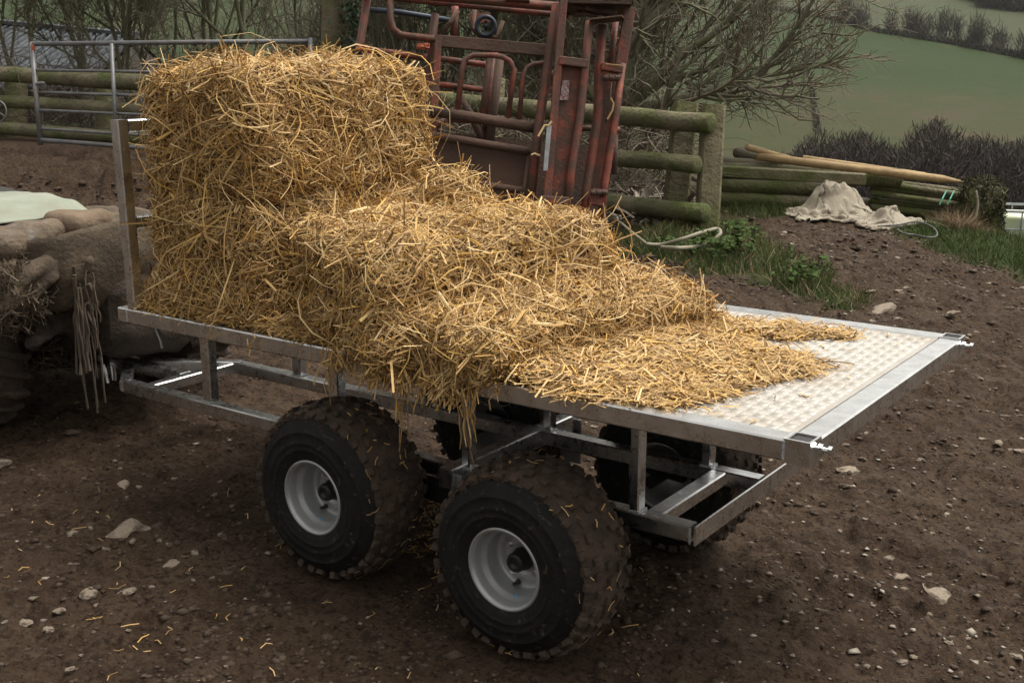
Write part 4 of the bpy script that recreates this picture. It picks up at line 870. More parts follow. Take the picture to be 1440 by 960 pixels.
for k, (p0, p1, r_) in enumerate((((1225, 254), (1372, 272), .036), ((1225, 263), (1364, 280), .036), ((1225, 271), (1352, 289), .034), ((1225, 281), (1345, 297), .034), ((1225, 291), (1340, 304), .036), ((1240, 258), (1380, 279), .034))): log('thin mossy pole bundled at the pointed end of the timber stack', p0, p1, r_, 'wood_moss', 'pole', 0, 12.0 - .05 * (k % 3), 11.9 - .05 * (k % 3), 'thin mossy poles')
for k in range(3): log('dark round log at the bottom of the timber stack behind the canvas', (1130 + 14 * k, 276 + 10 * k), (1300, 298 + 9 * k), .07, 'wood_grey', d0=12.15, d1=12.05, group='bottom logs behind canvas')
st = MB()
for du in (0, 11): st.tube([px(1331 + du, 268, 11.5), px(1325 + du, 280, 11.45), px(1321 + du, 288, 11.45)], .008, 5)
for du in (0, 9): st.tube([px(1152 + du * .3, 258, 11.35), px(1149 + du * .3, 272, 11.35)], .006, 5)
o = st.build('strap', MAT['greenstrap']); tag(o, 'green binder twine tied round the thin mossy poles', 'twine')
# canvas heap
def canvas(cu, cv, size, shrink, lumps, label, seed, N=62, frames=34):
    """a sheet squeezed together and let fall by the cloth solver, then frozen as a plain mesh"""
    R = np.random.RandomState(seed); c = pz(cu, cv, .05); c[2] = gz(c[0], c[1]); r3 = np.array([RH[0], RH[1], 0]); f3 = np.array([FH[0], FH[1], 0])
    g = np.linspace(-.5, .5, N); A, B = np.meshgrid(g, g); A = A.ravel(); B = B.ravel()
    nz = lambda sc, k: fbm(np.stack([A * size[0] / sc, B * size[1] / sc, np.full(A.shape, k + seed * 3.1)], -1), 2)
    ex = A * size[0] * shrink[0] + .07 * nz(.3, 1); ey = B * size[1] * shrink[1] + .07 * nz(.3, 5)
    lump_z = lambda ex_, ey_: sum(hh * np.exp(-1.5 * (((ex_ - a) / r_) ** 2 + ((ey_ - b_) / r_) ** 2)) for a, b_, r_, hh in lumps)
    P0 = c + ex[:, None] * r3 + ey[:, None] * f3; P0[:, 2] = c[2] + .07 + lump_z(ex, ey) + .10 * np.abs(nz(.22, 9)) + .05
    P1 = c + (A * size[0])[:, None] * r3 + (B * size[1])[:, None] * f3
    ii = np.arange(N * N).reshape(N, N); F_ = np.stack([ii[:-1, :-1], ii[:-1, 1:], ii[1:, 1:], ii[1:, :-1]], -1).reshape(-1, 4)
    me = fastmesh('sheet', P0, F_); ob = bpy.data.objects.new('sheet', me); COL.objects.link(ob)
    ob.shape_key_add(name='Basis'); k = ob.shape_key_add(name='rest'); k.data.foreach_set('co', P1.astype(np.float32).ravel())
    gq = np.linspace(-1.6, 1.6, 70); GA, GB = np.meshgrid(gq, gq); Q = c + GA.ravel()[:, None] * r3 + GB.ravel()[:, None] * f3; Q[:, 2] = ground_z(Q[:, 0], Q[:, 1], False) + lump_z(GA.ravel(), GB.ravel())
    jj = np.arange(4900).reshape(70, 70); co = bpy.data.objects.new('collider', fastmesh('collider', Q, np.stack([jj[:-1, :-1], jj[:-1, 1:], jj[1:, 1:], jj[1:, :-1]], -1).reshape(-1, 4))); COL.objects.link(co)
    co.modifiers.new('c', 'COLLISION'); co.collision.thickness_outer = .015; co.collision.cloth_friction = 40
    cm = ob.modifiers.new('cloth', 'CLOTH'); st_ = cm.settings; st_.quality = 5; st_.mass = .4; st_.tension_stiffness = 20; st_.compression_stiffness = 20; st_.shear_stiffness = 8; st_.bending_stiffness = .6; st_.air_damping = 3; st_.rest_shape_key = k
    cm.collision_settings.distance_min = .012; cm.collision_settings.use_self_collision = False; cm.point_cache.frame_start = 1; cm.point_cache.frame_end = frames + 5
    for fr in range(1, frames + 1): scene.frame_set(fr)
    dg = bpy.context.evaluated_depsgraph_get(); ev = ob.evaluated_get(dg); V_ = np.empty(N * N * 3, np.float32); ev.data.vertices.foreach_get('co', V_)
    scene.frame_set(1); bpy.data.objects.remove(ob); bpy.data.objects.remove(co)
    V_ = V_.reshape(-1, 3).astype(float)
    o = link('canvas_sheet', fastmesh('canvas_sheet', V_, F_), MAT['canvas'], None, True); sm = o.modifiers.new('thick', 'SOLIDIFY'); sm.thickness = .010; sm.offset = 1
    tag(o, label, 'canvas'); return o
canvas(1172, 309, (1.9, 1.5), (.44, .42), [(-.05, .12, .20, .30), (.18, .15, .16, .20)], 'crumpled pale dirty canvas heaped against the timber stack', 3)
canvas(1284, 317, (1.9, 1.1), (.52, .46), [(-.22, .08, .14, .15), (.05, .05, .12, .08)], 'flatter pale canvas piece lying by the dead grass clump', 9)
def ghit(u_, v_, dz=.03):
    p = pz(u_, v_, .1)
    for _ in range(6): p = pz(u_, v_, gz(p[0], p[1]) + dz)
    return p
def curve_rope(name, pts, d, r_, mat, label, cat, dz=None):
    P = np.array([ghit(a, b_, dz) if d is None else px(a, b_, dd) for (a, b_), dd in zip(pts, d if isinstance(d, list) else [d] * len(pts))]); K_ = len(P); t = np.linspace(0, K_ - 1, K_ * 6); Q = []
    for x_ in t:
        i = min(int(x_), K_ - 2); f_ = x_ - i; p0, p1, p2, p3 = P[max(i - 1, 0)], P[i], P[i + 1], P[min(i + 2, K_ - 1)]
        Q.append(.5 * ((2 * p1) + (-p0 + p2) * f_ + (2 * p0 - 5 * p1 + 4 * p2 - p3) * f_ ** 2 + (-p0 + 3 * p1 - 3 * p2 + p3) * f_ ** 3))
    o = MB().tube(Q, r_, 6).build(name, MAT[mat], None, True); tag(o, label, cat); return o
curve_rope('hose', [(905, 343), (930, 344), (960, 336), (990, 326), (1008, 322), (1013, 328), (1003, 338), (985, 346), (955, 349), (930, 348)], None, .017, 'hose', 'looped pale hose lying in the grass at the fence end post', 'hose', .11)
curve_rope('cable', [(845, 297), (868, 310), (890, 328), (908, 342)], None, .012, 'hose', 'pale cable running down into the grass beside the crush', 'cable', .10)
curve_rope('wire_loop', [(1235, 318), (1262, 316), (1290, 312), (1312, 320), (1318, 330), (1308, 334), (1285, 330), (1270, 328), (1262, 322)], None, .007, 'ochre', 'thin dark wire coil on the flatter canvas piece', 'wire', .12)
curve_rope('bent_cane', [(1372, 268), (1375, 285), (1373, 300), (1368, 314)], 11.3, .014, 'hose', 'pale bent stick leaning on the bundle ends of the mossy poles', 'stick')

# ================================================================== VEGETATION NEAR
def blades(x, y, z, Lr, Wr, mat_lean=.35, R=rng):
    n = len(x); L = R.uniform(*Lr, n); T = unit(np.stack([R.normal(0, mat_lean, n), R.normal(0, mat_lean, n), np.ones(n)], -1)); P = np.stack([x, y, z], -1) + T * (L[:, None] * .48)
    return strands(P, T, unit(R.normal(0, 1, (n, 3))), L, R.uniform(*Wr, n), .28, .25, 1, [1, .2])
def scatter(poly, n, inner=-.05):
    lo_, hi_ = poly.min(0), poly.max(0); x = rng.uniform(lo_[0] - .2, hi_[0] + .2, n); y = rng.uniform(lo_[1] - .2, hi_[1] + .2, n); dd = pdist(poly, x, y) + .16 * n2(x, y, .3, 2, 6); k = dd > rng.uniform(inner - .05, inner + .12, n); return x[k], y[k], ground_z(x[k], y[k])
gp_ = []
x, y, z = scatter(V1, 46000); k = n2(x, y, .4, 2, 44) > -.75; gp_.append(blades(x[k], y[k], z[k] - .01, (.04, .13), (.003, .007), .55))
x, y, z = scatter(V2, 42000); gp_.append(blades(x, y, z - .01, (.03, .11), (.004, .008), .55))
x, y, z = scatter(V3, 5000); gp_.append(blades(x, y, z - .01, (.04, .11), (.005, .01)))
v, f = join(gp_); o = link('grass', fastmesh('grass', v, f), MAT['grass']); tag(o, 'rough green grass on the bank by the fence end and along the yard edge', 'grass', kind='stuff')
dp = []
x, y, z = scatter(V1, 5000); dp.append(blades(x, y, z, (.06, .16), (.004, .008), .8))
hp = np.array([pz(a, b_, .06)[:2] for a, b_ in ((1300, 312), (1310, 288), (1350, 278), (1376, 300), (1385, 330), (1340, 334))]); lo_, hi_ = hp.min(0), hp.max(0)
x = rng.uniform(lo_[0], hi_[0], 16000); y = rng.uniform(lo_[1], hi_[1], 16000); dd = pdist(hp, x, y); k = dd > 0; x, y, dd = x[k], y[k], dd[k]; hh = .20 * sst(0, .4, dd)
dp.append(blades(x, y, ground_z(x, y) + hh * rng.uniform(.4, 1, len(x)), (.08, .26), (.003, .007), 1.4))
v, f = join(dp); o = link('dead_grass', fastmesh('dead_grass', v, f), MAT['dry']); tag(o, 'brown dead grass heaped at the pointed end of the timber stack', 'dead grass', kind='stuff')
# nettles in the bank
n = 2600; x, y, z = scatter(V1, n * 4, .02); k = rng.permutation(len(x))[:n]; x, y, z = x[k], y[k], z[k]; k = n2(x, y, .35, 2, 71) > .28; x, y, z = x[k], y[k], z[k]; n = len(x)
v, f = strands(np.stack([x, y, z + rng.uniform(.04, .14, n)], -1), unit(rng.normal(0, 1, (n, 3)) * np.array([1, 1, .35])), unit(np.array([0, 0, 1.]) + rng.normal(0, .35, (n, 3))), rng.uniform(.04, .075, n), rng.uniform(.022, .04, n), .15, .12, 2, [.35, 1, .08])
o = link('nettles', fastmesh('nettles', v, f), MAT['nettle']); tag(o, 'broad-leaved green weeds growing through the bank grass by the fence', 'weeds', kind='stuff')
# mossy stump bundle end
V_, F_ = lump_geo(px(1376, 318, 11.6), (.34, .38, .85), .4, .3, .06, .14, 18, None, 8); t = thing('brush_heap', 'dark mossy brush heap closing the pointed end of the timber stack', 'brush heap', px(1376, 325, 11.6))
link('mossy_core', fastmesh('mossy_core', V_, F_), MAT['wood_moss'], t, True); P, Nn = sample(V_, F_, 2600)
v, f = strands(P + Nn * .02, unit(rng.normal(0, 1, (2600, 3)) * np.array([1, 1, 1.6])), unit(rng.normal(0, 1, (2600, 3))), rng.uniform(.04, .14, 2600), rng.uniform(.006, .014, 2600), .2); o = link('twigs', fastmesh('twigs', v, f), M('moss_twig', (.05, .05, .02), .9, island=[(.045, .05, .018), (.075, .075, .03), (.04, .034, .022)]), t); o['kind'] = 'stuff'
# debris behind the crush
n = 300; uu = rng.uniform(868, 985, n); dd_ = rng.uniform(9.9, 12.2, n); P = np.array([px(a, 300, b_) for a, b_ in zip(uu, dd_)]); P[:, 2] = ground_z(P[:, 0], P[:, 1]) + rng.uniform(.01, .2, n)
v, f = strands(P, unit(rng.normal(0, 1, (n, 3)) * np.array([1, 1, .3])), unit(rng.normal(0, 1, (n, 3))), rng.uniform(.1, .45, n), rng.uniform(.01, .06, n), .1); o = link('wood_debris', fastmesh('wood_debris', v, f), M('pale_debris', (.3, .26, .2), .85, island=[(.10, .075, .055), (.20, .165, .125), (.34, .30, .25), (.08, .065, .05)])); tag(o, 'pale broken wood and twig litter on the ground behind the fence', 'debris', kind='stuff')

# ================================================================== STONES, GRAVEL, CLODS
ico = bmesh.new(); bmesh.ops.create_icosphere(ico, subdivisions=2, radius=1); IV = np.array([v.co[:] for v in ico.verts]); IF = np.array([[w.index for w in q.verts] for q in ico.faces]); ico.free()
SM = []
for k in range(9):
    R_ = np.random.RandomState(k); v = IV * (1 + .42 * fbm(IV * 1.5 + k * 5.1, 3))[:, None] * np.array([1, R_.uniform(.55, .9), R_.uniform(.28, .5)]); v[:, 2] = np.minimum(v[:, 2], R_.uniform(.2, .34)); me = fastmesh('stone', v, IF); me.materials.append(MAT['stone']); me.polygons.foreach_set('use_smooth', np.zeros(len(me.polygons), bool)); SM.append(me)
def stone(u_, v_, wpx, label=None, group=None, k=None, sink=.25):
    p = pz(u_, v_, .06)
    for _ in range(4): p = pz(u_, v_, gz(p[0], p[1]))
    d_ = (p - CP) @ CR[2]; r_ = wpx / 2 / FPX * d_; o = bpy.data.objects.new('stone', SM[rng.randint(9) if k is None else k]); COL.objects.link(o)
    o.location = p - np.array([0, 0, r_ * .04]); o.scale = (r_, r_, r_); o.rotation_euler = (rng.normal(0, .15), rng.normal(0, .15), rng.uniform(0, 6.28)); tag(o, label, 'stone', group)
for (u_, v_, w_, lb) in ((2, 652, 36, 'pale flat stone in the mud by the muddy quad tyre'), (172, 684, 26, 'small pale stone between the quad tyre and the front trailer wheel'), (180, 746, 60, 'long low mud-smeared stone with a yellowish crust'), (238, 796, 42, 'flat pale stone sunk in the mud, facing the front trailer wheel'),
        (1318, 838, 62, 'large tan slab-like stone in the open mud behind the trailer tail'), (1270, 811, 30, 'small pale slab beside the large tan stone'), (1194, 663, 40, 'pinkish tan stone below the tail corner of the deck'), (1239, 438, 46, 'grey rock at the tip of the grass bank'), (1381, 372, 22, 'whitish stone on the grass edge of the yard')): stone(u_, v_, w_, lb)
for (u_, v_, w_) in ((35, 875, 26), (125, 835, 34), (178, 832, 26), (68, 885, 20), (83, 858, 18)): stone(u_, v_, w_, 'pinkish broken stone in the cluster on the bare mud ahead of the front wheel', 'cluster of pinkish stones')
R3 = np.random.RandomState(11)
rs_ = [(1212, 646), (1155, 674), (1100, 745), (1262, 690), (1360, 897), (1335, 903), (1206, 936), (1080, 930), (1126, 936), (1170, 910), (1172, 832), (1290, 855), (1308, 880), (1385, 415), (1225, 452), (1262, 448), (1330, 400), (1180, 440), (1400, 520), (1370, 560)] + [(R3.uniform(1060, 1440), R3.uniform(470, 955)) for _ in range(80)] + [(R3.uniform(1180, 1440), R3.uniform(380, 480)) for _ in range(24)] + [(R3.uniform(0, 360), R3.uniform(640, 955)) for _ in range(34)]
for (u_, v_) in rs_:
    if 850 < u_ < 1380 and v_ < 1450 - .72 * u_ - 140 and v_ > 470: continue
    stone(u_, v_, R3.choice([8, 9, 10, 12, 14, 18, 22], p=[.25, .2, .2, .15, .1, .06, .04]), 'small pale stone bedded in the brown mud', 'small stones in the mud')
OC = np.array([(1, 0, 0), (-1, 0, 0), (0, 1, 0), (0, -1, 0), (0, 0, 1), (0, 0, -1)], float); OF = np.array([(0, 2, 4), (2, 1, 4), (1, 3, 4), (3, 0, 4), (2, 0, 5), (1, 2, 5), (3, 1, 5), (0, 3, 5)])
def pebbles(x, y, r_, flat=(.35, .7), up=.15):
    n = len(x); z = ground_z(x, y); V = OC[None] * (1 + rng.uniform(-.45, .45, (n, 6, 3))) + rng.uniform(-.25, .25, (n, 6, 3)); V[:, :, 2] *= rng.uniform(*flat, (n, 1)); a = rng.uniform(0, 6.28, n); c, s_ = np.cos(a)[:, None], np.sin(a)[:, None]
    X_, Y_ = V[:, :, 0] * c - V[:, :, 1] * s_, V[:, :, 0] * s_ + V[:, :, 1] * c; V = np.stack([X_, Y_, V[:, :, 2]], -1) * r_[:, None, None] + np.stack([x, y, z + r_ * up], -1)[:, None]
    return V.reshape(-1, 3), (np.arange(n)[:, None, None] * 6 + OF[None]).reshape(-1, 3)
def inyard(n, dmax=9.5):
    d_ = rng.uniform(1.7, dmax, n) ; s_ = rng.uniform(-1, 1, n) * (.55 * d_ + .4); x, y = sd2xy(s_, d_); k = np.ones(n, bool)
    for wx, _ in WH:
        for wy in (.10, .955): k &= ~((np.abs(x - wx) < .2) & (np.abs(y - wy) < .16))
    k &= (pdist(V1, x, y) < .05) & (pdist(V2, x, y) < .05); return x[k], y[k]
x, y = inyard(7500, 12.0); s_, d_ = xy2sd(x, y); k = rng.rand(len(x)) < (.22 + .78 * sst(.0, 1.2, s_ + .3 * n2(x, y, .6, 2, 51))) * (1 - sst(5, 7, d_) * sst(.5, -.5, s_)); x, y = x[k], y[k]
v, f = pebbles(x, y, (rng.gamma(2.0, .0035, len(x)) + .002) * (1 + .9 * sst(6, 11, xy2sd(x, y)[1])) * .85, (.15, .40), .12); o = link('gravel', fastmesh('gravel', v, f), MAT['gravel']); tag(o, 'fine pale gravel specks strewn through the mud', 'gravel', kind='stuff')
x, y = inyard(44000, 11.0); k = rng.rand(len(x)) < .35 + .65 * sst(-.3, .4, n2(x, y, .35, 2, 52)); x, y = x[k], y[k]
v, f = pebbles(x, y, (rng.gamma(2.0, .0026, len(x)) + .003) * (1 + 1.3 * sst(5, 10, xy2sd(x, y)[1])), (.3, .6), -.1); o = link('mud_clods', fastmesh('mud_clods', v, f), MAT['clod']); tag(o, 'loose crumbs and clods of brown mud over the yard', 'mud', kind='stuff')

# ================================================================== TANK BEYOND THE YARD
tc_ = px(1409, 297, 18.0); ax_ = np.array([.93, .36, 0]); ay_ = np.array([-.36, .93, 0]); ibc = thing('liquid_tank', 'white caged plastic liquid tank standing beyond the yard edge', 'tank', tc_ + ax_ * .6 + ay_ * .5 - np.array([0, 0, 1.15]))
RI = np.stack([ax_, ay_, np.array([0, 0, 1.])], 1); cc = tc_ + ax_ * .6 + ay_ * .5
MB().box(cc - np.array([0, 0, .56]), (1.12, .92, .96), .05, RI).build('tank_body', MAT['ibc'], ibc, True)
MB().lathe([(.0, .03), (.11, .03), (.12, .0), (.12, -.03)], cc + np.array([0, 0, -.06]), (0, 0, 1), 20).build('lid', MAT['black_plastic'], ibc)
for (zz) in (.0, -.28, -.56, -.84, -1.06):
    q = [cc + ax_ * sx * .6 + ay_ * sy * .5 + np.array([0, 0, zz]) for sx, sy in ((-1, -1), (1, -1), (1, 1), (-1, 1), (-1, -1))]; MB().tube(q, .022 if zz == 0 else .012, 6).build('cage_hoop', MAT['galv_dull'], ibc)
for e in [(-1 + .5 * i, -1) for i in range(5)] + [(-1 + .5 * i, 1) for i in range(5)] + [(-1, 0), (1, 0)]:
    q = cc + ax_ * e[0] * .6 + ay_ * e[1] * .5; MB().tube([q, q - np.array([0, 0, 1.08])], .012, 6).build('cage_bar', MAT['galv_dull'], ibc)
pal = MB()
for k in (-1, 0, 1): pal.box(cc + ay_ * k * .42 - np.array([0, 0, 1.13]), (1.15, .1, .1), .005, RI)
pal.build('pallet', MAT['wood_grey'], ibc)

# ================================================================== FAR WOODS AND HEDGES
def fuzzy(base, H, Wd, n, R, sl=(1.0, 2.6), sw=(.10, .26)):
    p = R.normal(0, 1, (n, 3)); p = unit(p) * (R.rand(n, 1) ** .45); z = (p[:, 2] * .5 + .5); wz = np.sqrt(np.clip(z, 0, 1)) * .45 + .55
    P = np.stack([base[0] + p[:, 0] * Wd * wz, base[1] + p[:, 1] * Wd * wz, base[2] + z * H], -1)
    T = unit(np.stack([p[:, 0] * .8, p[:, 1] * .8, np.ones(n)], -1) + R.normal(0, .45, (n, 3)))
    Bq = unit(np.cross(T, R.normal(0, 1, (n, 3)))) * R.uniform(*sw, n)[:, None] * .5; L_ = T * R.uniform(*sl, n)[:, None] * .5
    return np.stack([P - L_ - Bq, P - L_ + Bq, P + L_ + Bq * .3, P + L_ - Bq * .3], 1).reshape(-1, 3), np.arange(n * 4).reshape(n, 4)
R4 = np.random.RandomState(21); parts = []; parts2 = []
prof = np.array([(1000, 232), (1060, 218), (1110, 212), (1130, 199), (1160, 187), (1200, 181), (1250, 190), (1285, 178), (1310, 165), (1335, 172), (1360, 190), (1400, 186), (1440, 200), (1520, 190), (1600, 200)], float)
for k in range(74):
    u_ = R4.uniform(1120, 1580) if k > 8 else R4.uniform(1010, 1120); d_ = R4.uniform(120, 185); top = px(u_, np.interp(u_, prof[:, 0], prof[:, 1]) - 12 + R4.uniform(0, 12) + (185 - d_) * .35 * (k % 2), d_); zb = float(ground_base(np.array([top[0]]), np.array([top[1]]))[0]); H = top[2] - zb
    parts.append(fuzzy((top[0], top[1], zb - .5), H, R4.uniform(2.6, 4.8), int(900 + H * 48), R4, (.6, 1.7), (.08, .19)))
for k in range(34):
    u_ = R4.uniform(170, 900); d_ = R4.uniform(34, 56); p = px(u_, 300, d_); zb = float(ground_base(np.array([p[0]]), np.array([p[1]]))[0]); H = px(u_, R4.uniform(-70, 60), d_)[2] - zb
    parts2.append(fuzzy((p[0], p[1], zb - .3), H, R4.uniform(1.6, 2.8), 1100, R4, (.4, 1.4), (.02, .07)))
v, f = join(parts2); o = link('winter_scrub', fastmesh('winter_scrub', v, f), MAT['scrub_far']); tag(o, 'grey-brown leafless scrub woodland beyond the thicket and crush', 'wood', kind='stuff')
v, f = join(parts); o = link('winter_wood', fastmesh('winter_wood', v, f), MAT['wood_far']); tag(o, 'dark brown leafless wood filling the valley bottom below the fields', 'wood', kind='stuff')
parts = []
for i in range(len(HP) - 1):
    for t in np.linspace(0, 1, 26): p = HP[i] + (HP[i + 1] - HP[i]) * t; parts.append(fuzzy((p[0], p[1], p[2] - 1), R4.uniform(2, 3.2), 2.6, 46, R4, (.8, 2.0), (.2, .5)))
for k in range(46):
    u_ = R4.uniform(1185, 1480); p = hillpt(u_, np.interp(u_, [q[0] for q in HEDGE], [q[1] for q in HEDGE]) - R4.uniform(0, 9)); parts.append(fuzzy((p[0], p[1], p[2] - 1), R4.uniform(6, 13), R4.uniform(2.5, 5), 130, R4, (2, 4.5), (.10, .26)))
for k in range(46):
    t = k / 45; p = hillpt(1150 - 14 * t, 190 - 100 * t); parts.append(fuzzy((p[0], p[1], p[2] - .5), R4.uniform(1, 2.2), 1.1, 26, R4, (.6, 1.6), (.12, .3)))
p = hillpt(1130, 94); parts.append(fuzzy((p[0], p[1], p[2] - .5), 6, 4, 150, R4, (1, 2.2), (.12, .3)))
for k in range(60):
    u_ = R4.uniform(1350, 1520); p = hillpt(u_, 4 + (u_ - 1350) * .17 - R4.uniform(0, 12)); parts.append(fuzzy((p[0], p[1], p[2] - 1), R4.uniform(8, 13), R4.uniform(3, 6), 180, R4, (2, 5), (.5, 1.0)))
v, f = join(parts); o = link('hillside_hedges', fastmesh('hillside_hedges', v, f), MAT['hedge_far']); tag(o, 'leafless hedges and hedgerow trees dividing the far hillside fields', 'hedge', kind='stuff')

# ================================================================== QUAD BIKE (rear half in view)
quad = thing('quad_bike', 'mud-caked quad bike coupled to the trailer drawbar', 'quad bike', (-1.2, .53, .12))
def qp(name, mb, mat, smooth=True, parent=quad): return mb.build(name, MAT[mat], parent, smooth)
def lump(name, c, sz, mat, parent=quad, rz=0, rnd=.3, amp=.02, nsc=.12, deform=None, seed=0, res=20):
    v, f = lump_geo(c, sz, rz, rnd, amp, nsc, res, deform, seed); return link(name, fastmesh(name, v, f), MAT[mat], parent, True)
def qtyre(c, R0=.30, Wd=.27):
    w = bpy.data.objects.new('wheel', None); COL.objects.link(w); w.parent = quad; w.location = Vector(c) - quad.location
    b_ = Wd / 2; pr = [(.125, -b_ * .75), (.16, -b_ * .98), (.20, -b_), (.24, -b_ * .96), (.265, -b_ * .8), (.275, -b_ * .4), (.278, 0)]; pr = pr + [(a, -y) for a, y in pr[-2::-1]]
    m = MB().lathe(pr, (0, 0, 0), n=60); v = np.array(m.v); rr = np.hypot(v[:, 0], v[:, 2]); k = 1 + .006 * fbm(v / .05, 3) / rr; v[:, 0] *= k; v[:, 2] *= k
    o = link('tyre', mesh('tyre', v, m.f), MAT['quadtyre'], None, True); o.parent = w
    m = MB()
    for k in range(22):
        for sg in (-1, 1):
            a = 2 * math.pi * (k + (.5 if sg > 0 else 0)) / 22
            def P(y, da, r_): return np.array([r_ * math.cos(a + da), y * sg, r_ * math.sin(a + da)])
            p0, p1, p2 = P(.0, .11, .283), P(b_ * .55, .0, .281), P(b_ * .97, -.06, .262); m.beam(p0, p1, .024, .034, up=unit(p0), c=.006); m.beam(p1, p2, .026, .034, up=unit(p1), c=.006)
    v = np.array(m.v); v = v + .005 * np.stack([fbm(v / .03, 2), fbm(v / .03 + 5, 2), fbm(v / .03 + 11, 2)], -1); o = link('tread_lugs', mesh('tread_lugs', v, m.f), MAT['quadtyre'], None); o.parent = w; o['kind'] = 'stuff'
    m = MB().lathe([(.0, -.02), (.10, -.02), (.118, -.08), (.130, -b_ * .76), (.124, -b_ * .72)], (0, 0, 0), n=30).lathe([(.124, b_ * .72), (.130, b_ * .76), (.118, .08), (.10, .02), (0, .02)], (0, 0, 0), n=30); o = link('rim', mesh('rim', m.v, m.f), MAT['quaddark'], None, True); o.parent = w
for c in ((-1.06, .0, .435), (-1.06, 1.06, .435), (-2.25, .05, .47), (-2.25, 1.01, .47)): qtyre(c)
qp('axle', MB().tube([(-1.06, .1, .435), (-1.06, .96, .435)], .035, 10), 'quaddark'); qp('axle', MB().tube([(-2.25, .15, .47), (-2.25, .9, .47)], .03, 10), 'quaddark')
lump('body', (-1.35, .53, .62), (1.75, .50, .42), 'quaddark', amp=.03, nsc=.2, seed=1)
lump('belly', (-1.22, .53, .46), (.50, .42, .30), 'quaddark', amp=.03, nsc=.12, seed=2)
def fend(q):
    q = q.copy(); e = sst(.36, .64, np.abs(q[:, 1])); q[:, 2] -= .10 * e; r_ = sst(.35, .58, q[:, 0]); q[:, 2] -= .03 * r_; fr = sst(-.25, -.6, q[:, 0]); q[:, 2] -= .18 * fr; return q
lump('rear_fender', (-1.08, .53, .865), (1.14, 1.24, .13), 'quadmud', rnd=.42, amp=.022, nsc=.07, deform=fend, seed=3, res=60)
# hanging rear mudguard panel
gy_ = np.linspace(0, 1, 26); gz_ = np.linspace(0, 1, 16); v = []
for b_ in gz_:
    for a in gy_:
        y = .02 + a * 1.02; zt = float(np.interp(y, [0, .03, .08, .2, .375, .51, .9, 1.05], [.84, .88, .935, .965, .978, .982, .965, .88])); zl = .70 + .03 * math.sin(y * 9) - .06 * (1 - abs(y - .3)) ; z = zt + (zl - zt) * b_
        x = -.535 + .035 * math.sin(b_ * 2.6) - .05 * b_ * b_ - .25 * (1 - sst(.02, .14, y)) + .012 * float(fbm(np.array([[y / .12, z / .12, 1.]]), 3)[0]); v.append((x, y, z))
f = [(i * 26 + j, i * 26 + j + 1, (i + 1) * 26 + j + 1, (i + 1) * 26 + j) for i in range(15) for j in range(25)]
mg = MB().add(v, f).build('rear_mudguard', MAT['quadmud'], quad, True); sm = mg.modifiers.new('thick', 'SOLIDIFY'); sm.thickness = .02
lump('side_flap', (-.80, .0, .82), (.40, .08, .12), 'quadmud', rnd=.45, amp=.018, nsc=.10, seed=4, res=30)
lump('faded_panel', (-1.02, -.085, .845), (.34, .06, .11), 'redplastic', rnd=.35, amp=.008, seed=5)
lump('rear_housing', (-.70, .50, .70), (.26, .55, .34), 'quaddark', rnd=.25, amp=.03, seed=6)
lump('flap', (-.62, .17, .66), (.05, .24, .20), 'quaddark', rnd=.3, amp=.03, nsc=.06, seed=7, res=30); lump('flap', (-.58, .42, .60), (.05, .16, .18), 'quaddark', rnd=.3, amp=.02, seed=8)
lump('hitch_block', (-1.03, .52, .36), (.16, .10, .14), 'quaddark', rnd=.2, amp=.006)
qp('hitch_bolt', MB().tube([(-.72, .40, .50), (-.68, .395, .50)], .012, 8).lathe([(.0, -.01), (.02, -.01), (.02, .01), (0, .01)], (-.70, .397, .50), (1, -.2, 0), 6), 'zinc', False)
lump('seat', (-1.72, .53, .93), (.75, .34, .16), 'black_plastic', rnd=.4, amp=.01); lump('front_fender', (-2.45, .48, .82), (.80, .95, .16), 'quadmud', rnd=.4, amp=.015, seed=9); lump('front_body', (-2.2, .53, .72), (.7, .45, .42), 'quaddark', rnd=.3, amp=.02)
qp('handlebar', MB().tube([(-2.14, .50, .95), (-2.16, .50, 1.16)], .03, 8).tube([(-2.08, .20, 1.2), (-2.16, .36, 1.17), (-2.16, .64, 1.17), (-2.10, .78, 1.2)], .013, 8), 'black_plastic')
# undergrowth of mud-matted straw under the fender
mq = []
for (c_, z_, n) in (((-.78, -.02, .74), (.50, .16, .22), 3200), ((-.70, .12, .78), (.30, .34, .22), 1500), ((-1.02, .25, .52), (.4, .4, .30), 900), ((-1.0, .0, .74), (.5, .25, .1), 900)):
    Vq, Fq = lump_geo(c_, z_, 0, .4, .03, .08, 14); P, Nn = sample(Vq, Fq, n); mq.append(strands(P, unit(rng.normal(0, 1, (n, 3)) + np.array([0, 0, -.5])), unit(rng.normal(0, 1, (n, 3))), rng.uniform(.03, .12, n), rng.uniform(.002, .006, n), .3))
v, f = join(mq)
o = link('matted_straw', fastmesh('matted_straw', v, f), M('mud_straw', (.1, .075, .05), .9, island=[(.06, .043, .03), (.11, .08, .055), (.16, .12, .08), (.05, .036, .026)]), quad); o['kind'] = 'stuff'
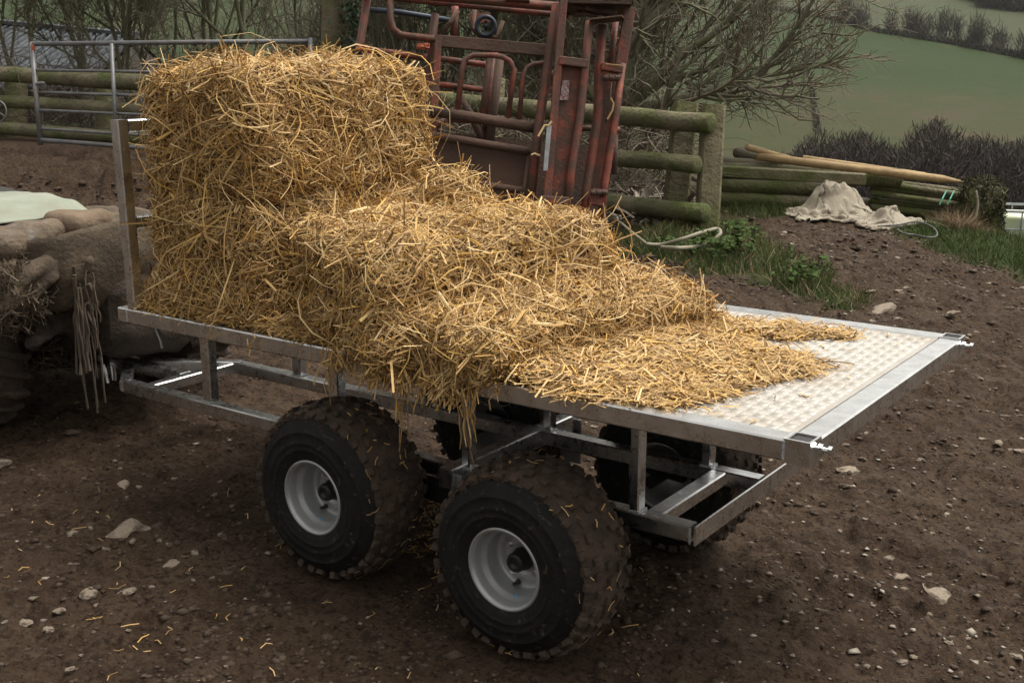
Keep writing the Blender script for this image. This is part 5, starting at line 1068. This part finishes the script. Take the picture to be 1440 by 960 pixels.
# load on the rear rack
def sag(q):
    q = q.copy(); w_ = sst(-.02, .03, q[:, 2]); q[:, 2] += w_ * (.012 * np.sin(q[:, 1] * 14 + q[:, 0] * 6) - .022 * np.maximum(0, .35 - np.abs(fbm(q / .13 + 4, 2)))); return q
t = lump('sack', (-1.0, .20, .925), (.72, .56, .12), 'sackmud', None, rad(8), .42, .014, .16, sag, 11, 60); tag(t, 'mud-stained sack lying flat on the quad bike rack', 'sack')
t = lump('pad', (-.70, .34, .972), (.19, .20, .08), 'tan', None, rad(12), .45, .010, .12, None, 12); tag(t, 'tan rounded pad on the quad rack next to the headboard', 'pad')
gx_ = np.linspace(0, 1, 34); v = []
for b_ in np.linspace(0, 1, 20):
    for a in gx_:
        x = -1.42 + .60 * a + .08 * b_; y = -.02 + .52 * b_ - .04 * a; z = 1.030 + .012 * math.sin(a * 5) - .03 * max(0, .25 - b_) * 4 - .025 * sst(.75, 1, a) + .008 * float(fbm(np.array([[x / .1, y / .1, 2.]]), 2)[0]); v.append((x, y, z))
f = [(i * 34 + j, i * 34 + j + 1, (i + 1) * 34 + j + 1, (i + 1) * 34 + j) for i in range(19) for j in range(33)]
t = MB().add(v, f).build('cloth', MAT['cloth'], None, True); sm = t.modifiers.new('thick', 'SOLIDIFY'); sm.thickness = .006; tag(t, 'pale green-white cloth spread over the muddy sack on the quad', 'cloth')
t = lump('pink_bag', px(-10, 296, 5.1), (.13, .13, .17), 'pink', None, 0, .45, .01, .1, None, 13); tag(t, 'salmon pink rounded bag standing on the quad behind the cloth', 'bag')
# ring on a stalk at the left edge
rc_ = px(-3, 157, 5.75); m = MB(); rg = [rc_ + .042 * (math.cos(a) * CR[0] + 1.25 * math.sin(a) * CR[1]) for a in np.linspace(0, 2 * math.pi, 25)]; m.tube(rg, .0045, 6); m.tube([rg[2], rg[14]], .003, 5); m.tube([rg[8], rg[20]], .003, 5); m.tube([rg[12], rc_ - CR[0] * .09, np.array([-2.10, .77, 1.2])], .005, 6)
m.build('mirror_ring', MAT['ochre'], quad)
# frayed ropes hanging from the mudguard
rp = MB()
for k in range(24):
    y0 = rng.choice([.165, .18, .215, .23]) + rng.normal(0, .008); z0, z1 = rng.uniform(.70, .86), rng.uniform(.34, .66) if k > 3 else rng.uniform(.22, .30); K_ = 8; P = np.stack([np.full(K_, -.485) + np.cumsum(rng.normal(0, .004, K_)), y0 + np.cumsum(rng.normal(0, .005, K_)), np.linspace(z0, z1, K_)], -1); rp.tube(P, rng.uniform(.0015, .008) * rng.uniform(.5, 1.5, K_), 5)
o = rp.build('frayed_rope', MAT['rope']); tag(o, 'frayed muddy rope strands hanging down from the quad mudguard', 'rope')


# ================================================================== AIR
hz_ = MB().box((-150, 250, 27), (2200, 2200, 114)); hm = bpy.data.materials.new('haze'); hm.use_nodes = True; hn = hm.node_tree.nodes; hn.clear()
ho = hn.new('ShaderNodeOutputMaterial'); hv = hn.new('ShaderNodeVolumePrincipled'); hv.inputs['Color'].default_value = (.93, .95, .97, 1); hv.inputs['Density'].default_value = .00008; hv.inputs['Anisotropy'].default_value = .3
hm.node_tree.links.new(hv.outputs[0], ho.inputs['Volume']); o = hz_.build('haze', hm); tag(o, 'thin damp air over the valley', kind='stuff')
